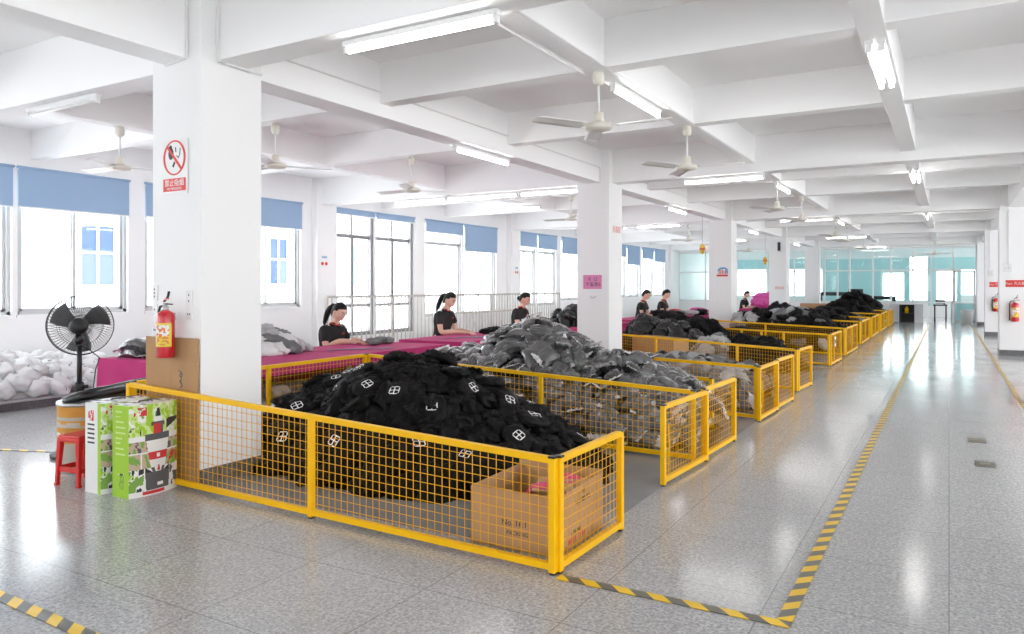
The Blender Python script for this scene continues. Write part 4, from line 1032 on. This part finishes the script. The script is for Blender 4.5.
rng = random.Random(11)
USED = set()
def place(P, loc, rot, scale, label, group):
    """first use moves the model itself, later uses copy it with its parts"""
    k = id(P[0])
    if k not in USED:
        USED.add(k); o = P[0]; o.location = loc; o.rotation_euler = rot; o.scale = (scale,) * 3 if isinstance(scale, (int, float)) else scale
        o['label'] = label; o['group'] = group; return o
    return dup(P, loc, rot, scale, label, group)
def heap_height(x, y, hp):
    """hp: list of (cx, cy, rx, ry, H, power)"""
    h = 0
    for cx, cy, rx, ry, H, pw in hp:
        r = math.hypot((x - cx) / rx, (y - cy) / ry)
        if r < 1: h = max(h, H * (1 - r ** pw))
    return h
def heap_core(name, label, cat, hp, material, sink, base=0.004, amp=.03, n=60, box=None):
    x0 = min(a[0] - a[2] for a in hp); x1 = max(a[0] + a[2] for a in hp); y0 = min(a[1] - a[3] for a in hp); y1 = max(a[1] + a[3] for a in hp)
    if box: x0, x1, y0, y1 = max(x0, box[0]), min(x1, box[1]), max(y0, box[2]), min(y1, box[3])
    m = MB()
    def f(u, v):
        x = x0 + u * (x1 - x0); y = y0 + v * (y1 - y0); h = heap_height(x, y, hp)
        z = max(h - sink, 0) * 1.0 + (amp * noise.noise(Vector((x * 5, y * 5, 0))) if h > sink else 0)
        return (x, y, base + max(z, 0))
    m.grid(f, n, n)
    ok = [i for i, q in enumerate(m.f) if max(m.v[k][2] for k in q) > base + .001]
    m.f = [m.f[i] for i in ok]; m.m = [0] * len(m.f)
    used = sorted({k for q in m.f for k in q}); mp = {k: i for i, k in enumerate(used)}
    m.v = [m.v[k] for k in used]; m.f = [tuple(mp[k] for k in q) for q in m.f]
    o = m.build(name, material, None, True)
    return tag(o, label, cat, None, 'stuff')
def heap(protos, hp, n, spacing, smin, smax, label, group, lift=0, base=0.004, tilt=.35, weights=None, labels=None, keep=None, follow=.8, yaw=None, box=None):
    x0 = min(a[0] - a[2] for a in hp); x1 = max(a[0] + a[2] for a in hp); y0 = min(a[1] - a[3] for a in hp); y1 = max(a[1] + a[3] for a in hp)
    pts = []; tries = 0
    while len(pts) < n and tries < 60000:
        tries += 1
        x = rng.uniform(x0, x1); y = rng.uniform(y0, y1); h = heap_height(x, y, hp)
        if h <= .03: continue
        if box and not (box[0] < x < box[1] and box[2] < y < box[3]): continue
        if any(c0 - .12 < x < c1 + .12 and r0 - .12 < y < r0 + .74 for c0, c1 in CX for r0 in ROWS): continue
        if keep and not keep(x, y, h): continue
        z = base + h + lift
        if any((p[0] - x) ** 2 + (p[1] - y) ** 2 + (p[2] - z) ** 2 < spacing ** 2 for p in pts): continue
        pts.append((x, y, z))
    for x, y, z in pts:
        e = .04
        gx = (heap_height(x + e, y, hp) - heap_height(x - e, y, hp)) / (2 * e) * follow; gy = (heap_height(x, y + e, hp) - heap_height(x, y - e, hp)) / (2 * e) * follow
        gx = max(-1.4, min(1.4, gx)); gy = max(-1.4, min(1.4, gy))
        nrm = Vector((-gx + rng.gauss(0, tilt), -gy + rng.gauss(0, tilt), 1)).normalized()
        q = nrm.to_track_quat('Z', 'Y').to_matrix() @ Matrix.Rotation(rng.uniform(0, 2 * PI) if yaw is None else yaw + rng.gauss(0, .3), 3, 'Z')
        i = rng.choices(range(len(protos)), weights)[0] if weights else rng.randrange(len(protos))
        place(protos[i], (x, y, max(z, base + .05)), q.to_euler(), rng.uniform(smin, smax), labels[i] if labels else label, (group[i] if isinstance(group, (list, tuple)) else group))
    return pts

# --- front bin: black clothes with white square logos
bd = [(.15, .115, .05), (.14, .12, .06), (.16, .10, .05), (.13, .11, .065)]
BG = [tree(proto_garment('black_garment', 'garment', 1 + k, bd[k], BLKF, .42, n=22)) for k in range(4)] + [tree(proto_garment('black_garment', 'garment', 9 + k, (.16, .13, .055), BLKF, .20, True, n=22)) for k in range(2)]
HP1 = [(-4.3, 5.62, 1.55, 1.22, .90, 1.7), (-5.15, 5.65, 1.05, 1.2, .66, 1.7), (-3.5, 5.6, 1.0, 1.08, .56, 1.7)]
BX1 = (-5.95, -2.2, 4.2, 6.62)
heap_core('black_garment_mass', 'packed black clothes inside the heap of the front bin', 'garments', HP1, BLKF, .07, box=BX1)
heap(BG[:4], HP1, 252, .11, .85, 1.3, 'crumpled black garment in the heap inside the front yellow fence', 'black garments of the front heap', -.012, tilt=.36, box=BX1)
lg = ['black garment with a white square logo in the front heap'] * 2
heap(BG[4:], HP1, 40, .27, .8, 1.0, None, 'black garments with white logo of the front heap', .055, labels=lg, tilt=.25, box=BX1, follow=1.0, keep=lambda x, y, h: h > .18)

# --- second bin: grey garments in clear bags
PB = [tree(poly_bag(k, GRYP if k % 3 else GRYP2, .20 + .02 * (k % 2), .118, .078)) for k in range(6)]
HP2 = [(-4.3, 8.0, 1.75, 1.25, 1.12, 1.4), (-3.2, 7.95, 1.3, 1.1, .76, 1.7), (-5.3, 8.1, 1.2, 1.15, .74, 1.8), (-2.7, 7.95, .7, 1.0, .56, 2.2)]
BX2 = (-6.1, -2.2, 6.98, 9.2)
heap_core('grey_bag_mass', 'packed grey bags inside the second heap', 'bags', HP2, GRYP2, .15, box=BX2)
heap(PB, HP2, 300, .142, .72, .92, 'grey garment in a shiny clear bag on the big grey heap of the second bin', 'grey bagged garments of the second heap', .05, tilt=.34, box=BX2, follow=.42, keep=lambda x, y, h: y < 8.6 and (h > .3 or y < 7.6))

# --- third bin: grey caps in rough rows, low black piece at the back
CP = [tree(cap_piece(k, [GRYF, LGRY, mat('mid_grey_cloth', (.10, .10, .105), .85, var=.2), GRYF][k])) for k in range(4)]
HP3 = [(-3.35, 10.8, 1.35, 1.0, .52, 2.8), (-2.6, 10.6, .6, .95, .44, 3)]
BX3 = (-6.0, -2.2, 9.7, 11.9)
heap_core('grey_cap_mass', 'packed grey caps under the top layer of the third bin', 'caps', HP3, GRYF, .09, box=BX3)
heap(CP, HP3, 190, .12, .8, 1.1, 'grey folded cap in the low heap of the third bin', 'grey caps of the third bin', .0, tilt=.18, yaw=R(-60), box=BX3)

# --- past the second pillar: black bagged items and soft mounds
BB = [tree(proto_garment('black_bag', 'bag', 20 + k, (.20, .15, .12), BLKP, .30)) for k in range(3)]
HP4 = [(-5.0, 15.3, .85, .65, .85, 2.2), (-5.6, 15.4, .7, .6, .92, 2.2)]
BX4 = (-6.2, -4.0, 14.75, 16.0)
heap_core('black_bag_mass', 'packed black bags under the pile past the second pillar', 'bags', HP4, BLKP, .12, box=BX4)
heap(BB, HP4, 60, .2, .8, 1.15, 'shiny black bag in the pile just past the second pillar', 'shiny black bags past the second pillar', -.04, box=BX4)
LG = [tree(proto_garment('grey_garment', 'garment', 31 + k, (.17, .13, .055), LGRY if k else GRYF, .3)) for k in range(2)]
HP5 = [(-4.0, 14.9, .6, .5, .56, 2.5)]
heap(LG, HP5, 26, .16, .9, 1.2, 'pale grey garment between the black bags and the black mound', 'pale grey garments past the second pillar')
DB = [tree(proto_garment('dark_clothing', 'clothing', 40 + k, (.26, .2, .09), BLKF, .34, n=18)) for k in range(3)]
for nm, hp, n, l in [('a', [(-3.3, 15.1, .9, .7, .52, 2.6)], 26, 'low mound of the fourth bin'), ('b', [(-4.9, 16.7, .9, .5, .80, 2.4), (-5.5, 16.8, .55, .5, .90, 2.4)], 46, 'big mound in front of the two seated men'), ('c', [(-4.4, 18.4, 1.0, .6, .5, 2.4)], 26, 'mound behind the fifth yellow fence'), ('d', [(-4.6, 24.2, .8, .9, 1.02, 2.2)], 24, 'rounded mound before the man at the pink fabric')]:
    heap_core('dark_clothing_mass', 'packed black clothing inside the ' + l, 'clothing', hp, BLKF, .12)
    heap(DB, hp, n, .22, .9, 1.3, 'black clothing on the ' + l, 'black clothing of the ' + l, -.02)
# --- black and white heap along the aisle
BW1 = [tree(proto_garment('clothing_bundle', 'clothing', 50 + k, (.2, .15, .08), BLKF, .34)) for k in range(2)] + [tree(proto_garment('clothing_bundle', 'clothing', 53, (.17, .13, .06), LGRY, .3)), tree(proto_garment('clothing_bundle', 'clothing', 54, (.18, .13, .07), GRYF, .3))]
HP6 = [(-3.6, 20.6, 1.5, 1.4, .98, 2.4), (-4.5, 20.7, 1.0, 1.4, .88, 2.4), (-2.8, 20.3, .5, 1.0, .75, 2.4)]
BX6 = (-5.0, -2.25, 19.4, 22.3)
heap_core('clothing_bundle_mass', 'packed black clothes inside the mixed heap behind the gate with the paper', 'garments', HP6, BLKF, .12, box=BX6)
LBF = lambda s: ['black clothing bundle in the ' + s, 'black clothing bundle in the ' + s, 'white clothing bundle in the ' + s, 'grey clothing bundle in the ' + s]
GRF = lambda s: ['black clothing bundles of the ' + s] * 2 + ['white clothing bundles of the ' + s, 'grey clothing bundles of the ' + s]
s6 = 'mixed heap behind the gate with the paper'
heap(BW1, HP6, 110, .20, .9, 1.3, None, GRF(s6), 0, weights=[5, 4, 1.6, 2.2], labels=LBF(s6), box=BX6)
for j, (yc, H, w4, s7) in enumerate([(24.3, .85, [5, 4, .5, 1], 'next mixed heap towards the glass wall'), (27.6, .8, [4, 4, .4, 2], 'second far mixed heap before the glass wall'), (31.3, 1.0, [6, 5, .1, .6], 'third far dark heap before the glass wall'), (35.2, 1.3, [6, 6, .05, .3], 'tall black heap at the end of the row of bins')]):
    hp = [(-3.5, yc, 1.0, 1.2, H, 2.6), (-2.85, yc, .55, 1.0, H * .75, 2.6)]
    bx = (-6, -2.4, yc - 1.1, yc + 1.2)
    heap_core('clothing_bundle_mass', 'packed black clothes inside the ' + s7, 'garments', hp, BLKF, .12, box=bx)
    heap(BW1, hp, 36, .27, 1.1, 1.5, None, GRF(s7), 0, weights=w4, labels=LBF(s7), box=bx)

# --- white pouches on the plinth
WP = [tree(proto_garment('white_pouch', 'pouch', 60 + k, [(.15, .105, .075), (.14, .115, .07), (.13, .105, .085)][k], WHTF, .26, n=16, cord=GRYF)) for k in range(3)]
HPW = [(-11.55, 4.2, 1.0, 2.6, .60, 2.2), (-11.45, 6.2, .95, 1.3, .40, 2.4), (-11.3, 5.0, .9, 1.9, .40, 3.0)]
BXW = (-12.2, -10.5, 1.5, 7.5)
heap_core('white_pouch_mass', 'packed white pouches under the heap on the dark plinth', 'pouches', HPW, WHTF, .12, .145, box=BXW)
heap(WP, HPW, 190, .165, .9, 1.25, 'white pouch with a dark drawstring in the heap on the dark plinth', 'white pouches on the plinth', .0, .145, tilt=.5, box=BXW)
# --- grey clothes on the first table, dark bags at its end
LG2 = [tree(proto_garment('grey_garment', 'garment', 70 + k, (.17, .12, .06), [LGRY, GRYF, WHTF][k], .34)) for k in range(3)]
HPT = [(-7.75, 6.75, .55, .62, .27, 2.2), (-8.2, 7.05, .5, .4, .24, 2.2)]
heap(LG2, HPT, 44, .125, .8, 1.1, None, ['pale grey garments on the first table', 'dark grey garments on the first table', 'white garments on the first table'], .0, .76, weights=[5, 3, 3],
     labels=['pale grey garment in the pile on the table behind the front pillar', 'dark grey garment in the pile on the table behind the front pillar', 'white garment in the pile on the table behind the front pillar'])
for k, (x, y, z, l) in enumerate([(-8.5, 5.52, .80, 'dark bag on the table corner behind the cardboard, lower one'), (-8.45, 5.55, .89, 'dark bag on the table corner behind the cardboard, upper one'), (-8.2, 5.7, .80, 'dark bag on the table corner closest to the front pillar')]):
    dup(PB[k], (x, y, z), (0, 0, .3 * k), .95, l, 'dark bags on the table corner')
for k, (x, y) in enumerate([(-6.75, 6.05), (-6.8, 6.5), (-6.75, 6.9)]):
    dup(LG2[k % 2], (x, y, .40), (0, 0, k * 1.0), 1.25, ['bundle of grey garments on the shelf under the first table, closest to the pillar', 'middle bundle of grey garments on the shelf under the first table', 'bundle of garments on the shelf under the first table, closest to the woman'][k], 'bundles on the table shelf')
for k, (x, y, s) in enumerate([(-7.35, 8.55, 1), (-7.3, 8.8, 1.05), (-7.5, 8.9, .9), (-7.22, 8.4, .8)]):
    dup(LG2[1], (x, y, .80), (0, 0, k * 1.7), (.7 * s, .6 * s, .75 * s), ['grey garment under the first woman hands', 'folded grey garment right of the first woman hands', 'folded grey garment behind the pile of the first woman', 'small grey garment at the table edge before the first woman'][k], 'grey garments before the first woman')
for k, (x, y) in enumerate([(-7.2, 11.5), (-7.3, 11.9), (-7.0, 12.2), (-7.35, 12.5)]):
    dup(BG[k], (x, y, .80), (0, 0, k * 1.3), 1.0, ['black garment held by the second woman', 'black garment right of the second woman hands', 'black garment farther along the second woman table', 'last black garment in the row before the second woman'][k], 'black garments before the second woman')
strip = mat('blue_grey_strip', (.12, .13, .22), .6)
for x, y, a, l in [(-6.9, 7.75, 62, 'blue grey cloth strip on the first woman table'), (-6.75, 10.6, 50, 'blue grey cloth strip on the second woman table'), (-7.0, 10.4, 65, 'second blue grey cloth strip on the second woman table')]:
    t = thing('cloth_strip', l, 'cloth strip', (x, y, .757), R(a)); MB().grid(lambda u, v: ((u - .5) * .9, (v - .5) * .09 + .02 * math.sin(u * 6), .006 + .004 * noise.noise((u * 5, v, 0))), 20, 3).build('strip', strip, t)
    o = t.children[0]; s = o.modifiers.new('thick', 'SOLIDIFY'); s.thickness = .004
# --- black shiny pile by the third woman
HPB = [(-7.15, 15.2, .55, 1.1, .45, 2.2), (-7.1, 16.4, .5, .8, .35, 2.2)]
heap(BB, HPB, 24, .26, .7, 1.0, 'shiny black bag on the heap right of the third woman', 'shiny black bags by the third woman', -.05, .76)
heap_core('black_bag_mass', 'packed black bags on the table end by the third woman', 'bags', HPB, BLKP, .1, .762)
work_table('table under the shiny black bags by the third woman', 'magenta cloth under the shiny black bags', -7.7, -6.5, 14.7, 17.3)
# --- pink fabric and mixed clothes on the men's table and far table
PF = [tree(proto_garment('pink_fabric', 'fabric', 80 + k, (.3, .22, .13), PINKF, .3, n=20)) for k in range(2)]
for k, (x, y, z, s, l) in enumerate([(-6.5, 22.4, .84, .9, 'pink fabric heap at the far end of the men table'), (-6.7, 22.9, .86, .8, 'second pink fabric heap at the end of the men table'), (-6.62, 31.3, .95, 1.5, 'big pink fabric heap beside the sitting man'), (-6.4, 31.9, 1.12, 1.9, 'tallest pink fabric heap on the far table'), (-6.1, 32.2, .95, 1.5, 'pink fabric heap at the far table end')]):
    place(PF[k % 2], (x, y, z), (0, 0, k), s, l, 'pink fabric heaps')
for k, (x, y, i, l) in enumerate([(-6.5, 20.4, 3, 'grey garment on the men table near the second man'), (-6.4, 21.2, 2, 'white garment on the men table'), (-6.3, 21.8, 0, 'black garment on the men table near the pink fabric'), (-7.0, 20.2, 1, 'black garment on the men table behind the grey one'), (-6.3, 19.4, 0, 'black garment at the edge of the men table')]):
    dup(BW1[i], (x, y, .86), (0, 0, k), 1.2, l, 'clothes on the men table')
t = dup(PF[0], (-7.0, 21.6, .87), (0, 0, 1), .6, 'red garment on the men table behind the second man', 'red garment'); 
for c in t.children: c.data = c.data.copy(); c.data.materials.clear(); c.data.materials.append(mat('red_cloth', (.5, .03, .04), .8))
for x, y, s, a, l in [(-4.5, 21.6, 1.0, 0, 'open brown carton with a black garment, behind the third fence line'), (-4.9, 33.6, 1.2, 10, 'brown carton by the far bins')]:
    t = thing('cardboard_box', l, 'box', (x, y, .004), R(a)); t.scale = (s,) * 3
    m = MB(); m.box(-.45, .45, -.3, -.29, 0, .75); m.box(-.45, .45, .29, .3, 0, .75); m.box(-.45, -.44, -.3, .3, 0, .75); m.box(.44, .45, -.3, .3, 0, .75); m.box(-.45, .45, -.3, .3, 0, .01); m.build('carton', CARD2, t)
    f = MB(); f.add([(-.45, -.3, .75), (.45, -.3, .75), (.45, -.42, .62), (-.45, -.42, .62)], [(0, 1, 2, 3)]); o = f.build('flap', CARD2, t); o.modifiers.new('thick', 'SOLIDIFY').thickness = .006
